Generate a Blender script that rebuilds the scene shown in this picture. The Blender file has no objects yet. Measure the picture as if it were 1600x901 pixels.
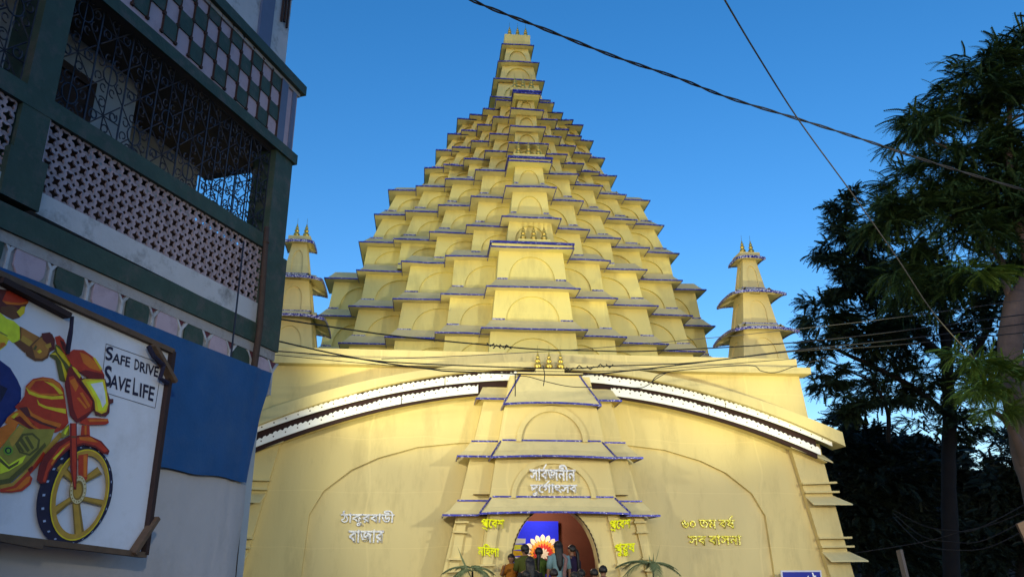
import bpy, math, random
from mathutils import Vector, Matrix, noise
random.seed(7)
S = bpy.context.scene
R = math.radians

# ---------------------------------------------------------------- camera
CAM_F, CAM_P, CAM_R, CAM_T = 1251.0, R(19.026), R(0.206), R(6.035)
CAM = Vector((-2.763, -18.0, 1.5))
cd = bpy.data.cameras.new('camera')
cam = bpy.data.objects.new('camera', cd)
S.collection.objects.link(cam)
cd.sensor_width = 36.0
cd.lens = CAM_F / 1600.0 * 36.0
cd.clip_start = 0.05
cd.clip_end = 4000
cam.matrix_world = Matrix.Translation(CAM) @ (Matrix.Rotation(-CAM_T, 4, 'Z') @ Matrix.Rotation(R(90) + CAM_P, 4, 'X') @ Matrix.Rotation(-CAM_R, 4, 'Z'))
S.camera = cam

# ---------------------------------------------------------------- dusk sky
w = bpy.data.worlds.new('World'); S.world = w; w.use_nodes = True
nt = w.node_tree; nt.nodes.clear()
out = nt.nodes.new('ShaderNodeOutputWorld')
bg = nt.nodes.new('ShaderNodeBackground')
sky = nt.nodes.new('ShaderNodeTexSky'); sky.sky_type = 'NISHITA'; sky.sun_disc = False
SUN_EL, SUN_ROT = R(16.0), R(200)
sky.sun_elevation = SUN_EL; sky.sun_rotation = SUN_ROT
sky.altitude = 0; sky.air_density = 1.2; sky.dust_density = 0.4; sky.ozone_density = 4.0
hsv = nt.nodes.new('ShaderNodeHueSaturation'); hsv.inputs['Saturation'].default_value = 1.26
hsv.inputs['Value'].default_value = 1.0
tint = nt.nodes.new('ShaderNodeMix'); tint.data_type = 'RGBA'; tint.blend_type = 'MULTIPLY'
tint.inputs[0].default_value = 1.0
tint.inputs[7].default_value = (1.12, 1.02, 1.10, 1)
nt.links.new(sky.outputs[0], hsv.inputs['Color'])
nt.links.new(hsv.outputs[0], tint.inputs[6])
nt.links.new(tint.outputs[2], bg.inputs[0])
bg.inputs[1].default_value = 0.078
nt.links.new(bg.outputs[0], out.inputs[0])

# sun below the roofs: only a trace of directional light is left
sl = bpy.data.lights.new('sun', 'SUN'); sl.energy = 0.03; sl.angle = R(12); sl.color = (1, 0.8, 0.6)
so = bpy.data.objects.new('sun', sl); S.collection.objects.link(so)
so.rotation_euler = (R(88), 0, R(180) - SUN_ROT)

# floodlights of the festival, out of view at both sides, plus one added fill
def flood(name, loc, tgt, energy, size=R(100), col=(1, .955, .74), rad=.18, blend=.6):
    l = bpy.data.lights.new(name, 'SPOT'); l.energy = energy; l.spot_size = size; l.spot_blend = blend
    l.color = col; l.shadow_soft_size = rad
    o = bpy.data.objects.new(name, l); S.collection.objects.link(o); o.location = loc
    o.rotation_euler = (Vector(tgt) - Vector(loc)).to_track_quat('-Z', 'Y').to_euler()
    return o
flood('floodlight', (-5.9, -4.9, 5.2), (2.0, 1.2, 4.2), 470, R(110))
flood('floodlight', (7.8, -15.0, 5.4), (0.0, 1.2, 4.4), 1540, R(60))
flood('floodlight', (-1.2, -22.0, 4.6), (0.0, 1.2, 2.2), 780, R(60))  # fill spot added behind the camera to brighten the lower front
flood('floodlight', (-5.9, -4.9, 1.7), (0.4, 4.2, 12.0), 800, R(60), (1, .95, .47))
flood('floodlight', (9.0, -5.4, 1.7), (-0.2, 4.2, 12.0), 1050, R(58), (1, .95, .47))

S.view_settings.view_transform = 'Standard'
S.view_settings.look = 'None'
S.view_settings.exposure = 1.3
S.view_settings.gamma = 1.0
S.view_settings.use_curve_mapping = False

# ---------------------------------------------------------------- helpers
def ray(px, py):
    u2, v2 = px - 800.0, 450.0 - py
    u = u2 * math.cos(CAM_R) + v2 * math.sin(CAM_R); v = -u2 * math.sin(CAM_R) + v2 * math.cos(CAM_R)
    X, Y, Z = u, CAM_F * math.cos(CAM_P) - v * math.sin(CAM_P), CAM_F * math.sin(CAM_P) + v * math.cos(CAM_P)
    return Vector((X * math.cos(CAM_T) + Y * math.sin(CAM_T), -X * math.sin(CAM_T) + Y * math.cos(CAM_T), Z))
def aty(px, py, y):            # point at depth y of the temple's own axes
    d = ray(px, py); return CAM + d * ((y - CAM.y) / d.y)
def atd(px, py, dist):         # point at a given distance
    d = ray(px, py).normalized(); return CAM + d * dist

class MB:
    def __init__(s): s.v = []; s.f = []; s.m = []
    def add(s, vs, fs, mi=0):
        b = len(s.v); s.v += [tuple(p) for p in vs]
        for f in fs: s.f.append(tuple(b + i for i in f)); s.m.append(mi)
        return s
    def box(s, a, b, mi=0):
        x0, y0, z0 = a; x1, y1, z1 = b
        return s.add([(x0,y0,z0),(x1,y0,z0),(x1,y1,z0),(x0,y1,z0),(x0,y0,z1),(x1,y0,z1),(x1,y1,z1),(x0,y1,z1)],
              [(0,3,2,1),(4,5,6,7),(0,1,5,4),(1,2,6,5),(2,3,7,6),(3,0,4,7)], mi)
    def hexa(s, p, mi=0):      # eight corners, bottom four then top four
        return s.add(p, [(0,3,2,1),(4,5,6,7),(0,1,5,4),(1,2,6,5),(2,3,7,6),(3,0,4,7)], mi)
    def bar(s, p, q, wd, th=None, up=(0,0,1), mi=0):
        p = Vector(p); q = Vector(q); th = th or wd
        d = (q - p).normalized(); u = Vector(up)
        if abs(d.dot(u)) > .98: u = Vector((1, 0, 0))
        a = d.cross(u).normalized() * wd / 2; b = a.cross(d).normalized() * th / 2
        return s.hexa([p-a-b, p+a-b, q+a-b, q-a-b, p-a+b, p+a+b, q+a+b, q-a+b], mi)
    def tube(s, pts, r, n=6, mi=0, cap=True):
        pts = [Vector(p) for p in pts]; rs = r if isinstance(r, (list, tuple)) else [r] * len(pts)
        b = len(s.v); prev = None
        for i, p in enumerate(pts):
            d = (pts[min(i+1, len(pts)-1)] - pts[max(i-1, 0)]).normalized()
            if prev is None:
                u = Vector((0, 0, 1)) if abs(d.z) < .9 else Vector((1, 0, 0)); a = d.cross(u).normalized()
            else:
                a = (prev - d * prev.dot(d)).normalized()
            prev = a; c = d.cross(a)
            for k in range(n):
                t = 2 * math.pi * k / n; s.v.append(tuple(p + (a * math.cos(t) + c * math.sin(t)) * rs[i]))
        for i in range(len(pts) - 1):
            for k in range(n):
                s.f.append((b+i*n+k, b+i*n+(k+1) % n, b+(i+1)*n+(k+1) % n, b+(i+1)*n+k)); s.m.append(mi)
        if cap:
            s.f.append(tuple(b + k for k in range(n))[::-1]); s.m.append(mi)
            s.f.append(tuple(b + (len(pts)-1)*n + k for k in range(n))); s.m.append(mi)
        return s
    def lathe(s, prof, c, n=12, mi=0):
        b = len(s.v); c = Vector(c)
        for (r, z) in prof:
            for k in range(n):
                t = 2 * math.pi * k / n; s.v.append((c.x + r*math.cos(t), c.y + r*math.sin(t), c.z + z))
        for i in range(len(prof) - 1):
            for k in range(n):
                s.f.append((b+i*n+k, b+i*n+(k+1) % n, b+(i+1)*n+(k+1) % n, b+(i+1)*n+k)); s.m.append(mi)
        s.f.append(tuple(b+k for k in range(n))[::-1]); s.m.append(mi)
        s.f.append(tuple(b+(len(prof)-1)*n+k for k in range(n))); s.m.append(mi)
        return s
    def loft(s, rings, mi=0, cap=True, closed=True):
        b = len(s.v); n = len(rings[0])
        for r in rings: s.v += [tuple(p) for p in r]
        for i in range(len(rings) - 1):
            for k in range(n if closed else n - 1):
                s.f.append((b+i*n+k, b+i*n+(k+1) % n, b+(i+1)*n+(k+1) % n, b+(i+1)*n+k)); s.m.append(mi)
        if cap and closed:
            s.f.append(tuple(b+k for k in range(n))[::-1]); s.m.append(mi)
            s.f.append(tuple(b+(len(rings)-1)*n+k for k in range(n))); s.m.append(mi)
        return s
    def slab(s, poly, off, mi=0):   # 3D polygon pushed along off to a solid
        n = len(poly); off = Vector(off)
        return s.add([Vector(p) for p in poly] + [Vector(p) + off for p in poly],
            [tuple(range(n)), tuple(range(2*n-1, n-1, -1))] + [(i, n+i, n+(i+1) % n, (i+1) % n) for i in range(n)], mi)
    def build(s, name, mats, parent=None, smooth=False, fix=True):
        me = bpy.data.meshes.new(name)
        me.from_pydata(s.v, [], s.f)
        mats = mats if isinstance(mats, (list, tuple)) else [mats]
        for m in mats: me.materials.append(m)
        if len(mats) > 1: me.polygons.foreach_set('material_index', s.m)
        me.update()
        if fix:
            import bmesh
            bm = bmesh.new(); bm.from_mesh(me); bmesh.ops.recalc_face_normals(bm, faces=bm.faces); bm.to_mesh(me); bm.free()
        if smooth: me.polygons.foreach_set('use_smooth', [True] * len(me.polygons))
        o = bpy.data.objects.new(name, me); S.collection.objects.link(o)
        if parent is not None:
            o.parent = parent
            o.matrix_parent_inverse = Matrix.Translation(-parent_loc(parent))
        return o
def parent_loc(p):
    return Vector(p.location) if p.type == 'EMPTY' else Vector((0, 0, 0))
def tag(o, label=None, cat=None, group=None, kind=None):
    if label: o['label'] = label
    if cat: o['category'] = cat
    if group: o['group'] = group
    if kind: o['kind'] = kind
    return o
def thing(name, label, cat, loc=(0, 0, 0), group=None):
    o = bpy.data.objects.new(name, None); S.collection.objects.link(o); o.location = loc
    o.empty_display_size = .2
    return tag(o, label, cat, group)

# ---------------------------------------------------------------- materials
def mat(name, col, rough=.8, var=.12, scale=3.0, bump=0.0, bscale=40.0, metal=0.0, dirt=None, dirt_amt=.0, dirt_scale=1.2, stretch=None, spec=.3):
    m = bpy.data.materials.new(name); m.use_nodes = True; t = m.node_tree; b = t.nodes['Principled BSDF']
    b.inputs['Roughness'].default_value = rough; b.inputs['Metallic'].default_value = metal
    b.inputs['Specular IOR Level'].default_value = spec
    tc = t.nodes.new('ShaderNodeTexCoord'); mp = t.nodes.new('ShaderNodeMapping')
    t.links.new(tc.outputs['Object'], mp.inputs[0])
    if stretch: mp.inputs['Scale'].default_value = stretch
    n = t.nodes.new('ShaderNodeTexNoise'); n.inputs['Scale'].default_value = scale; n.inputs['Detail'].default_value = 6
    t.links.new(mp.outputs[0], n.inputs['Vector'])
    mx = t.nodes.new('ShaderNodeMix'); mx.data_type = 'RGBA'
    t.links.new(n.outputs['Fac'], mx.inputs[0])
    mx.inputs[6].default_value = tuple(c * (1 - var) for c in col[:3]) + (1,)
    mx.inputs[7].default_value = tuple(min(1, c * (1 + var)) for c in col[:3]) + (1,)
    src = mx.outputs[2]
    if dirt:
        n2 = t.nodes.new('ShaderNodeTexNoise'); n2.inputs['Scale'].default_value = dirt_scale; n2.inputs['Detail'].default_value = 8; n2.inputs['Roughness'].default_value = .7
        t.links.new(mp.outputs[0], n2.inputs['Vector'])
        rp = t.nodes.new('ShaderNodeValToRGB'); rp.color_ramp.elements[0].position = .5; rp.color_ramp.elements[1].position = .72
        t.links.new(n2.outputs['Fac'], rp.inputs[0])
        ml = t.nodes.new('ShaderNodeMath'); ml.operation = 'MULTIPLY'; ml.inputs[1].default_value = dirt_amt
        t.links.new(rp.outputs[0], ml.inputs[0])
        m2 = t.nodes.new('ShaderNodeMix'); m2.data_type = 'RGBA'
        t.links.new(ml.outputs[0], m2.inputs[0]); t.links.new(src, m2.inputs[6]); m2.inputs[7].default_value = tuple(dirt) + (1,)
        src = m2.outputs[2]
    t.links.new(src, b.inputs['Base Color'])
    if bump:
        n3 = t.nodes.new('ShaderNodeTexNoise'); n3.inputs['Scale'].default_value = bscale; n3.inputs['Detail'].default_value = 4
        t.links.new(mp.outputs[0], n3.inputs['Vector'])
        bp = t.nodes.new('ShaderNodeBump'); bp.inputs['Strength'].default_value = bump; bp.inputs['Distance'].default_value = .02
        t.links.new(n3.outputs['Fac'], bp.inputs['Height']); t.links.new(bp.outputs[0], b.inputs['Normal'])
    return m

def cloth_mat(name, col, seam=1.0):
    # painted cloth stretched over boards: soft creases, faint seams where two lengths meet, rain streaks
    m = mat(name, col, .88, .13, .7, .5, 3.2, dirt=(col[0]*.60, col[1]*.58, col[2]*.58), dirt_amt=.48, dirt_scale=1.3, stretch=(1.7, 1, .45), spec=.15)
    t = m.node_tree; b = t.nodes['Principled BSDF']
    base = b.inputs['Base Color'].links[0].from_socket
    tc = t.nodes.new('ShaderNodeTexCoord'); sep = t.nodes.new('ShaderNodeSeparateXYZ'); t.links.new(tc.outputs['Object'], sep.inputs[0])
    wv = None
    for ax, per, ph in (('Z', 1.23, .37), ('X', 3.1, .2)):
        a = t.nodes.new('ShaderNodeMath'); a.operation = 'MULTIPLY_ADD'; a.inputs[1].default_value = 1/per; a.inputs[2].default_value = ph
        nz = t.nodes.new('ShaderNodeTexNoise'); nz.inputs['Scale'].default_value = .5
        ad = t.nodes.new('ShaderNodeMath'); ad.operation = 'MULTIPLY_ADD'; ad.inputs[1].default_value = .22
        t.links.new(tc.outputs['Object'], nz.inputs['Vector'])
        t.links.new(sep.outputs[ax], a.inputs[0]); t.links.new(nz.outputs['Fac'], ad.inputs[0]); t.links.new(a.outputs[0], ad.inputs[2])
        fr = t.nodes.new('ShaderNodeMath'); fr.operation = 'FRACT'; t.links.new(ad.outputs[0], fr.inputs[0])
        lt = t.nodes.new('ShaderNodeMath'); lt.operation = 'LESS_THAN'; lt.inputs[1].default_value = .014; t.links.new(fr.outputs[0], lt.inputs[0])
        if wv is None: wv = lt.outputs[0]
        else:
            mxm = t.nodes.new('ShaderNodeMath'); mxm.operation = 'MAXIMUM'; t.links.new(wv, mxm.inputs[0]); t.links.new(lt.outputs[0], mxm.inputs[1]); wv = mxm.outputs[0]
    k = t.nodes.new('ShaderNodeMath'); k.operation = 'MULTIPLY'; k.inputs[1].default_value = .26 * seam; t.links.new(wv, k.inputs[0])
    m2 = t.nodes.new('ShaderNodeMix'); m2.data_type = 'RGBA'; t.links.new(k.outputs[0], m2.inputs[0]); t.links.new(base, m2.inputs[6])
    m2.inputs[7].default_value = (min(1, col[0]*1.25), min(1, col[1]*1.25), min(1, col[2]*1.25), 1)
    t.links.new(m2.outputs[2], b.inputs['Base Color'])
    return m

def glitter_mat(name, cols, scale=55, rough=.35, metal=.3):
    m = bpy.data.materials.new(name); m.use_nodes = True; t = m.node_tree; b = t.nodes['Principled BSDF']
    tc = t.nodes.new('ShaderNodeTexCoord'); v = t.nodes.new('ShaderNodeTexVoronoi'); v.inputs['Scale'].default_value = scale
    t.links.new(tc.outputs['Object'], v.inputs['Vector'])
    rp = t.nodes.new('ShaderNodeValToRGB'); rp.color_ramp.interpolation = 'CONSTANT'
    sp = t.nodes.new('ShaderNodeSeparateColor'); t.links.new(v.outputs['Color'], sp.inputs[0]); t.links.new(sp.outputs[0], rp.inputs[0])
    e = rp.color_ramp.elements
    e[0].position = 0; e[0].color = cols[0][1] + (1,)
    e[1].position = cols[1][0]; e[1].color = cols[1][1] + (1,)
    for p, c in cols[2:]:
        q = e.new(p); q.color = c + (1,)
    t.links.new(rp.outputs[0], b.inputs['Base Color']); b.inputs['Roughness'].default_value = rough; b.inputs['Metallic'].default_value = metal
    bp = t.nodes.new('ShaderNodeBump'); bp.inputs['Strength'].default_value = .8; bp.inputs['Distance'].default_value = .01
    t.links.new(sp.outputs[1], bp.inputs['Height']); t.links.new(bp.outputs[0], b.inputs['Normal'])
    return m

M = {}
M['wall'] = cloth_mat('yellow_painted_cloth', (.68, .555, .255))
M['panel'] = cloth_mat('yellow_panel_cloth', (.655, .54, .265))
M['tower'] = cloth_mat('yellow_tower_cloth', (.74, .63, .235), .5)
M['eave'] = mat('yellow_eave_board', (.66, .55, .27), .85, .1, 4, .1, 20, dirt=(.3, .25, .14), dirt_amt=.4)
M['trim'] = glitter_mat('blue_braid', [(0, (.010, .012, .18)), (.45, (.02, .03, .36)), (.74, (.05, .05, .45)), (.93, (.6, .58, .75))], 60)
M['trimw'] = glitter_mat('blue_white_braid', [(0, (.03, .02, .2)), (.4, (.05, .05, .33)), (.66, (.6, .55, .7)), (.88, (.75, .7, .75))], 55)
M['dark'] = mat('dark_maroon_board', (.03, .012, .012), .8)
M['lace'] = mat('white_lace_board', (.9, .89, .86), .7, .05, 12, .2, 30)
M['gold'] = mat('brass_pot', (.62, .44, .10), .38, .15, 6, metal=.75)
M['silver'] = glitter_mat('silver_glitter', [(0, (.72, .72, .76)), (.3, (.86, .86, .88)), (.62, (.42, .42, .55)), (.72, (.92, .92, .93))], 38, .5, .05)
M['neon'] = mat('bright_yellow_foam', (.90, .92, .01), .7, .06, 10)
M['goldglit'] = glitter_mat('gold_glitter', [(0, (.6, .52, .04)), (.3, (.8, .72, .06)), (.6, (.42, .34, .05)), (.78, (.9, .84, .3))], 40, .4, .3)
# ================================================================ ground
g = MB(); g.add([(-600, -300, 0), (600, -300, 0), (600, 900, 0), (-600, 900, 0)], [(0, 1, 2, 3)])
M['ground'] = mat('dusty_ground', (.16, .13, .10), .95, .3, .8, .4, 8, dirt=(.08, .07, .05), dirt_amt=.7)
tag(g.build('ground', M['ground']), kind='structure')
g = MB(); g.add([(-9, -60, .004), (16, -60, .004), (16, -1.6, .004), (-9, -1.6, .004)], [(0, 1, 2, 3)])
M['road'] = mat('worn_asphalt', (.06, .058, .055), .9, .25, 2.5, .5, 60, dirt=(.12, .10, .08), dirt_amt=.6)
tag(g.build('road', M['road']), kind='structure')

# ================================================================ temple
temple = thing('festival_temple', 'tall floodlit yellow stepped festival temple with blue edged eaves and an arched entrance', 'temple', (0, 1.2, 0))

def sweep(mb, outline, prof, zfun=None, mi=0):
    """outline: (x, y, nx, ny) points with mitred inward directions; prof: closed loop of (inset, z)"""
    rings = []
    for i, (x, y, nx, ny) in enumerate(outline):
        dz = zfun(i / (len(outline) - 1), x, y) if zfun else 0
        rings.append([(x + nx * s, y + ny * s, z + dz) for (s, z) in prof])
    mb.loft(rings, mi)

def wall_with_arch(mb, outer, arch, fn, depth, panel_mi=1, mi=0, notch=None):
    """outer: polygon points from right foot round the top to left foot; arch: points from left foot over to right foot (2-D);
    fn(x, v, d) gives the 3-D point at depth d behind the face"""
    poly = [fn(x, v, 0) for (x, v) in arch] + [fn(x, v, 0) for (x, v) in outer]
    mb.add(poly, [tuple(range(len(poly)))], mi)
    n = len(arch)
    mb.add([fn(x, v, 0) for x, v in arch] + [fn(x, v, depth) for x, v in arch], [(i, i+1, n+i+1, n+i) for i in range(n-1)], mi)
    pa = list(arch) + (notch or [])
    mb.add([fn(x, v, depth) for x, v in pa], [tuple(range(len(pa)))], panel_mi)

def arch_pts(x0, x1, v0, vs, vt, n=14):
    c = (x0 + x1) / 2; r = (x1 - x0) / 2
    return [(x0, v0)] + [(c - r * math.cos(math.pi * k / n), vs + (vt - vs) * math.sin(math.pi * k / n) ** .9) for k in range(n + 1)] + [(x1, v0)]

# tiers: name, edge height, half widths and front depths of the five bays from the middle outwards
Z0 = 1.5
TIERS = [
 ('A1', 5.93, [1.43, 2.64, 4.02, 5.35, 6.38], [2.37, 2.94, 3.59, 4.33, 5.62]),
 ('A2', 7.15, [1.29, 2.51, 3.86, 5.17, 6.25], [2.50, 3.24, 3.82, 4.67, 5.70]),
 ('A3', 8.38, [1.18, 2.41, 3.68, 5.04, 6.08], [2.65, 3.48, 4.12, 4.96, 5.76]),
 ('B1', 9.33, [.85, 1.82, 2.89, 3.97, 5.03], [2.73, 3.46, 4.04, 4.69, 5.05]),
 ('B2', 10.31, [.74, 1.69, 2.65, 3.66, 4.62], [2.76, 3.57, 4.25, 4.80, 5.12]),
 ('B3', 11.2, [.65, 1.57, 2.46, 3.36, 4.23], [2.88, 3.58, 4.26, 4.84, 5.18]),
 ('C1', 11.95, [.60, 1.27, 1.89, 2.51, 3.12], [3.15, 3.76, 4.31, 4.79, 5.02]),
 ('C2', 12.62, [.54, 1.12, 1.67, 2.26, 2.77], [3.33, 3.87, 4.37, 4.83, 5.08]),
 ('C3', 13.27, [.51, 1.02, 1.47, 1.97, 2.41], [3.42, 3.94, 4.48, 4.87, 5.12]),
 ('C4', 13.87, [.43, .93, 1.30, 1.71, 2.10], [3.45, 3.93, 4.47, 4.88, 5.16]),
 ('D0', 14.8, [1.02], [5.22]),
 ('D1', 15.75, [.88], [5.55]),
 ('D2', 16.54, [.72], [5.65]),
 ('D3', 17.4, [.57], [5.85]),
]
YC = 6.5
tower_tiers = []
for ti, (nm, ze, hs, ys) in enumerate(TIERS):
    ze += Z0
    small = ze > 12.7
    ov = .27 if ze < 10 else (.24 if ze < 13 else .19)
    ovf = .31 if ze < 10 else (.34 if ze < 13 else .33)
    if nm[0] == 'D': ovf = .22
    kf = ovf / ov
    rise = .30 if ze < 10 else (.25 if ze < 13 else .17)
    mb = MB()
    subs = []; braids = []
    first = nm in ('A1', 'B1', 'C1', 'D0')
    below = TIERS[ti - 1] if ti else None
    for k in range(len(hs)):
        xo, yf = hs[k], ys[k]
        xt, yt, zt = xo - ov, yf + ovf, ze + .02 - .004 * k
        if first:
            xb, yb = xo + .10 - ov, yf + ovf - .08
            zb = 6.2 if not below else below[1] + Z0 + .1
        else:
            xb, yb, zb = below[2][k] - ov - .02, below[3][k] + ovf + .03, below[1] + Z0 + .05
        yback = 2 * YC - yf
        xin = 0 if k == 0 else hs[k-1] - ov
        wid = xt - xin
        H = zt - zb
        v0 = (0.12 if not first else .02)
        for sx in ((1,) if k == 0 else (1, -1)):
            def fn(x, v, d, sx=sx, yb=yb, yt=yt, zb=zb, H=H, xb=xb, xt=xt):
                return (sx * x, yb + (yt - yb) * v + d, zb + H * v)
            if k == 0:
                a = .69 * (xt + xb) / 2
                ar = arch_pts(-a, a, 0, .20, .86)
                wall_with_arch(mb, [(xb, 0), (xt, 1), (-xt, 1), (-xb, 0)], ar, fn, .07)
            else:
                ar = arch_pts(xin - .43 * wid, xt - .27 * wid + .5 * (xb - xt), 0, .20, .86)
                xi2 = xin - .55 * wid
                wall_with_arch(mb, [(xb, 0), (xt, 1), (xi2, 1), (xi2, 0)], ar, fn, .07)
            for s2 in ((1, -1) if k == 0 else (sx,)):
                mb.add([(s2*xb, yb, zb), (s2*xb, yback, zb), (s2*xt, yback, zt), (s2*xt, yt, zt)], [(0, 1, 2, 3)])
            # eave board
            e = MB(); t = MB()
            sg = -.03 if small else -.05
            prof = [(0, ze), (0, ze + .03), (ov * .3, ze + .03 + rise * .12), (ov * .65, ze + .03 + rise * .5), (ov + .01, ze + .03 + rise), (ov + .01, ze + .005)]
            tp = [(-.012, ze - .006), (-.012, ze + .033), (.010, ze + .033), (.010, ze - .006)]
            wob = random.uniform(-.03, .03); seed = random.random() * 100
            def zf(tt, x, y, seed=seed, wob=wob): return wob * (tt - .5) + .03 * noise.noise((x * 1.1 + seed, y, ze))
            if k == 0:
                nn = 6
                ol = [(-xo, yback, 1, 0), (-xo, yf + .6, 1, 0), (-xo, yf, 1, kf)] + [(-xo + 2 * xo * i / nn, yf, 0, kf) for i in range(1, nn)] + [(xo, yf, -1, kf), (xo, yf + .6, -1, 0), (xo, yback, -1, 0)]
            else:
                yend = yback if k == len(hs) - 1 else min(yback, ys[k+1] + ov + .1)
                xs = hs[k-1] - ov - .05
                ol = [(xs, yf, 0, kf), ((xs + xo) / 2, yf, 0, kf), (xo, yf, -1, kf), (xo, (yf * .6 + yend * .4), -1, 0), (xo, yend, -1, 0)]
                ol = [(sx * a_, b_, sx * c_, d_) for (a_, b_, c_, d_) in ol]
            sweep(e, ol, prof, zf); sweep(t, ol, tp, zf)
            # braid at the feet of the jambs
            if nm[0] != 'D' and not (nm == 'A1'):
                zz = (below[1] + Z0 + .05 + rise) if not first else zb + .14
                vv = (zz - zb) / H
                if k == 0: spans = [(-xb + .03, -ar[-1][0] - .02), (ar[-1][0] + .02, xb - .03)]
                else: spans = [(ar[-1][0] + .02, xb - .02)]
                for (xa, xb_) in spans:
                    if xb_ - xa < .05: continue
                    p, q = fn(xa, vv, -.012), fn(xb_, vv, -.012)
                    jb = MB(); jb.box((min(p[0], q[0]), p[1], p[2]), (max(p[0], q[0]), p[1] + .03, p[2] + .04)); braids.append(jb)
            subs.append((e, t))
        # deck
        mb.add([(-xt, yt, zt + rise * .8), (xt, yt, zt + rise * .8), (xt, yback, zt + rise * .8), (-xt, yback, zt + rise * .8)], [(0, 1, 2, 3)])
        yc_ = yt + .0
    tr = mb.build('tower_tier', [M['tower'], M['tower']], temple)
    for e, t in subs:
        eo = e.build('eave', M['eave'], tr)
        t.build('eave_trim', M['trim'], tr)
    for jb in braids: jb.build('jamb_braid', M['trimw'], tr)
    tower_tiers.append(tr)

# cap slabs that close each stack, and brass pots on them
def kalash(mb, c, s=1.0):
    prof = [(.055, 0), (.06, .02), (.045, .03), (.085, .07), (.098, .115), (.085, .16), (.045, .195), (.05, .205), (.07, .235), (.072, .26), (.05, .295), (.032, .305), (.05, .335), (.05, .36), (.028, .39), (.018, .40), (.026, .425), (.02, .45), (.006, .47), (.004, .66)]
    mb.lathe([(r * s, z * s) for r, z in prof], c, 12)
def pots(parent, xs, y, z, s=1.0):
    for x in xs:
        k = MB(); kalash(k, (x, y, z), s); k.build('brass_finial', M['gold'], parent, smooth=True)
for (zc, h, yf, xs, yb) in ((10.02, 1.14, 2.62, (-.24, .06, .36), 10.08 - 10.02), (12.83, .62, 2.86, (-.33, -.03, .27), .1), (15.46, .40, 3.44, (-.36, -.10, .16), .1)):
    c = MB(); c.box((-h, yf + .05, zc - .14), (h, yf + 1.2, zc))
    co = c.build('stack_cap', M['tower'], temple)
    c = MB(); sweep(c, [(-h-.04, yf + 1.2, 1, 0), (-h-.04, yf, 1, 1), (h+.04, yf, -1, 1), (h+.04, yf + 1.2, -1, 0)], [(-.014, zc - .03), (-.014, zc + .03), (.06, zc + .03), (.06, zc - .03)])
    c.build('cap_trim', M['trim'], co)
    c = MB(); c.box((xs[0] - .16, yf + .04, zc + .035), (xs[2] + .16, yf + .38, zc + .13)); c.build('finial_block', M['tower'], co)
    pots(co, xs, yf + .2, zc + .13, .95)
c = MB(); c.box((-.46, 5.98, 18.93), (.46, 7.0, 19.42)); co = c.build('spire_block', M['tower'], temple)
pots(co, (-.26, .03, .32), 6.2, 19.42, 1.0)

# ---------------------------------------------------------------- facade
FY = 1.2
BIG = [(5.47, 0), (5.44, 1.5), (5.38, 2.6), (5.1, 3.12), (4.5, 3.6), (3.9, 3.88), (3, 4.14), (2, 4.25), (0, 4.3)]
big = [(-x, z) for x, z in BIG] + [(x, z) for x, z in BIG[-2::-1]]
f = MB()
ff = lambda x, v, d: (x, FY + d + v * .012, v)
wall_with_arch(f, [(7.5, 0), (7.25, 1.5), (6.86, 4.1), (6.66, 6.1), (-6.66, 6.1), (-6.86, 4.1), (-7.25, 1.5), (-7.5, 0)], big, ff, .09, notch=[(1.5, 0), (1.5, 3.02), (-1.35, 3.02), (-1.35, 0)])
for s in (1, -1):
    f.add([(s*7.5, FY, 0), (s*7.25, FY + .018, 1.5), (s*6.86, FY + .05, 4.1), (s*6.66, FY + .07, 6.1), (s*6.66, 12, 6.1), (s*6.86, 12, 4.1), (s*7.25, 12, 1.5), (s*7.5, 12, 0)], [(0, 1, 2, 3, 4, 5, 6, 7)])
f.add([(-6.7, FY + .1, 6.25), (6.7, FY + .1, 6.25), (6.7, 12, 6.25), (-6.7, 12, 6.25)], [(0, 1, 2, 3)])
facade = f.build('facade_wall', [M['wall'], M['panel']], temple)
p = MB()
p.box((-6.85, .96, 6.04), (6.85, 1.5, 6.2)); p.box((-6.55, 1.06, 6.2), (6.55, 1.5, 6.44))
p.build('parapet', M['wall'], temple)

def strip(mb, zt, zb, x0, x1, y0, y1, n=40, yt0=None, mi=0):
    rings = []
    for i in range(n + 1):
        x = x0 + (x1 - x0) * i / n
        yt = y0 if yt0 is None else yt0
        rings.append([(x, y0, zb(x)), (x, yt, zt(x)), (x, y1, zt(x)), (x, y1, zb(x))])
    mb.loft(rings, mi)
co = MB(); strip(co, lambda x: 6.10 - .0300 * x * x, lambda x: 5.93 - .0335 * x * x, -7.26, 7.26, .52, 1.19, 44, .58)
corn = co.build('curved_cornice', M['wall'], temple)
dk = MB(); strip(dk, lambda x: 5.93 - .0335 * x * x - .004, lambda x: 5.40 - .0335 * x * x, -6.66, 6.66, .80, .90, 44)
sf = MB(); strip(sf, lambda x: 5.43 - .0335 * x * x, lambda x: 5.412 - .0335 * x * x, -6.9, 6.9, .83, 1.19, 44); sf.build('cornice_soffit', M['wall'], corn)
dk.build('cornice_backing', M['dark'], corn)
ls = MB(); strip(ls, lambda x: 5.94 - .0335 * x * x - .006, lambda x: 5.87 - .0325 * x * x, -6.96, 6.96, .70, .8, 44); ls.build('cornice_dark_board', M['dark'], corn)  # dark maroon board between the cornice and the upper lace
M['hole'] = mat('lace_hole', (.10, .07, .05), .9)
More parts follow.
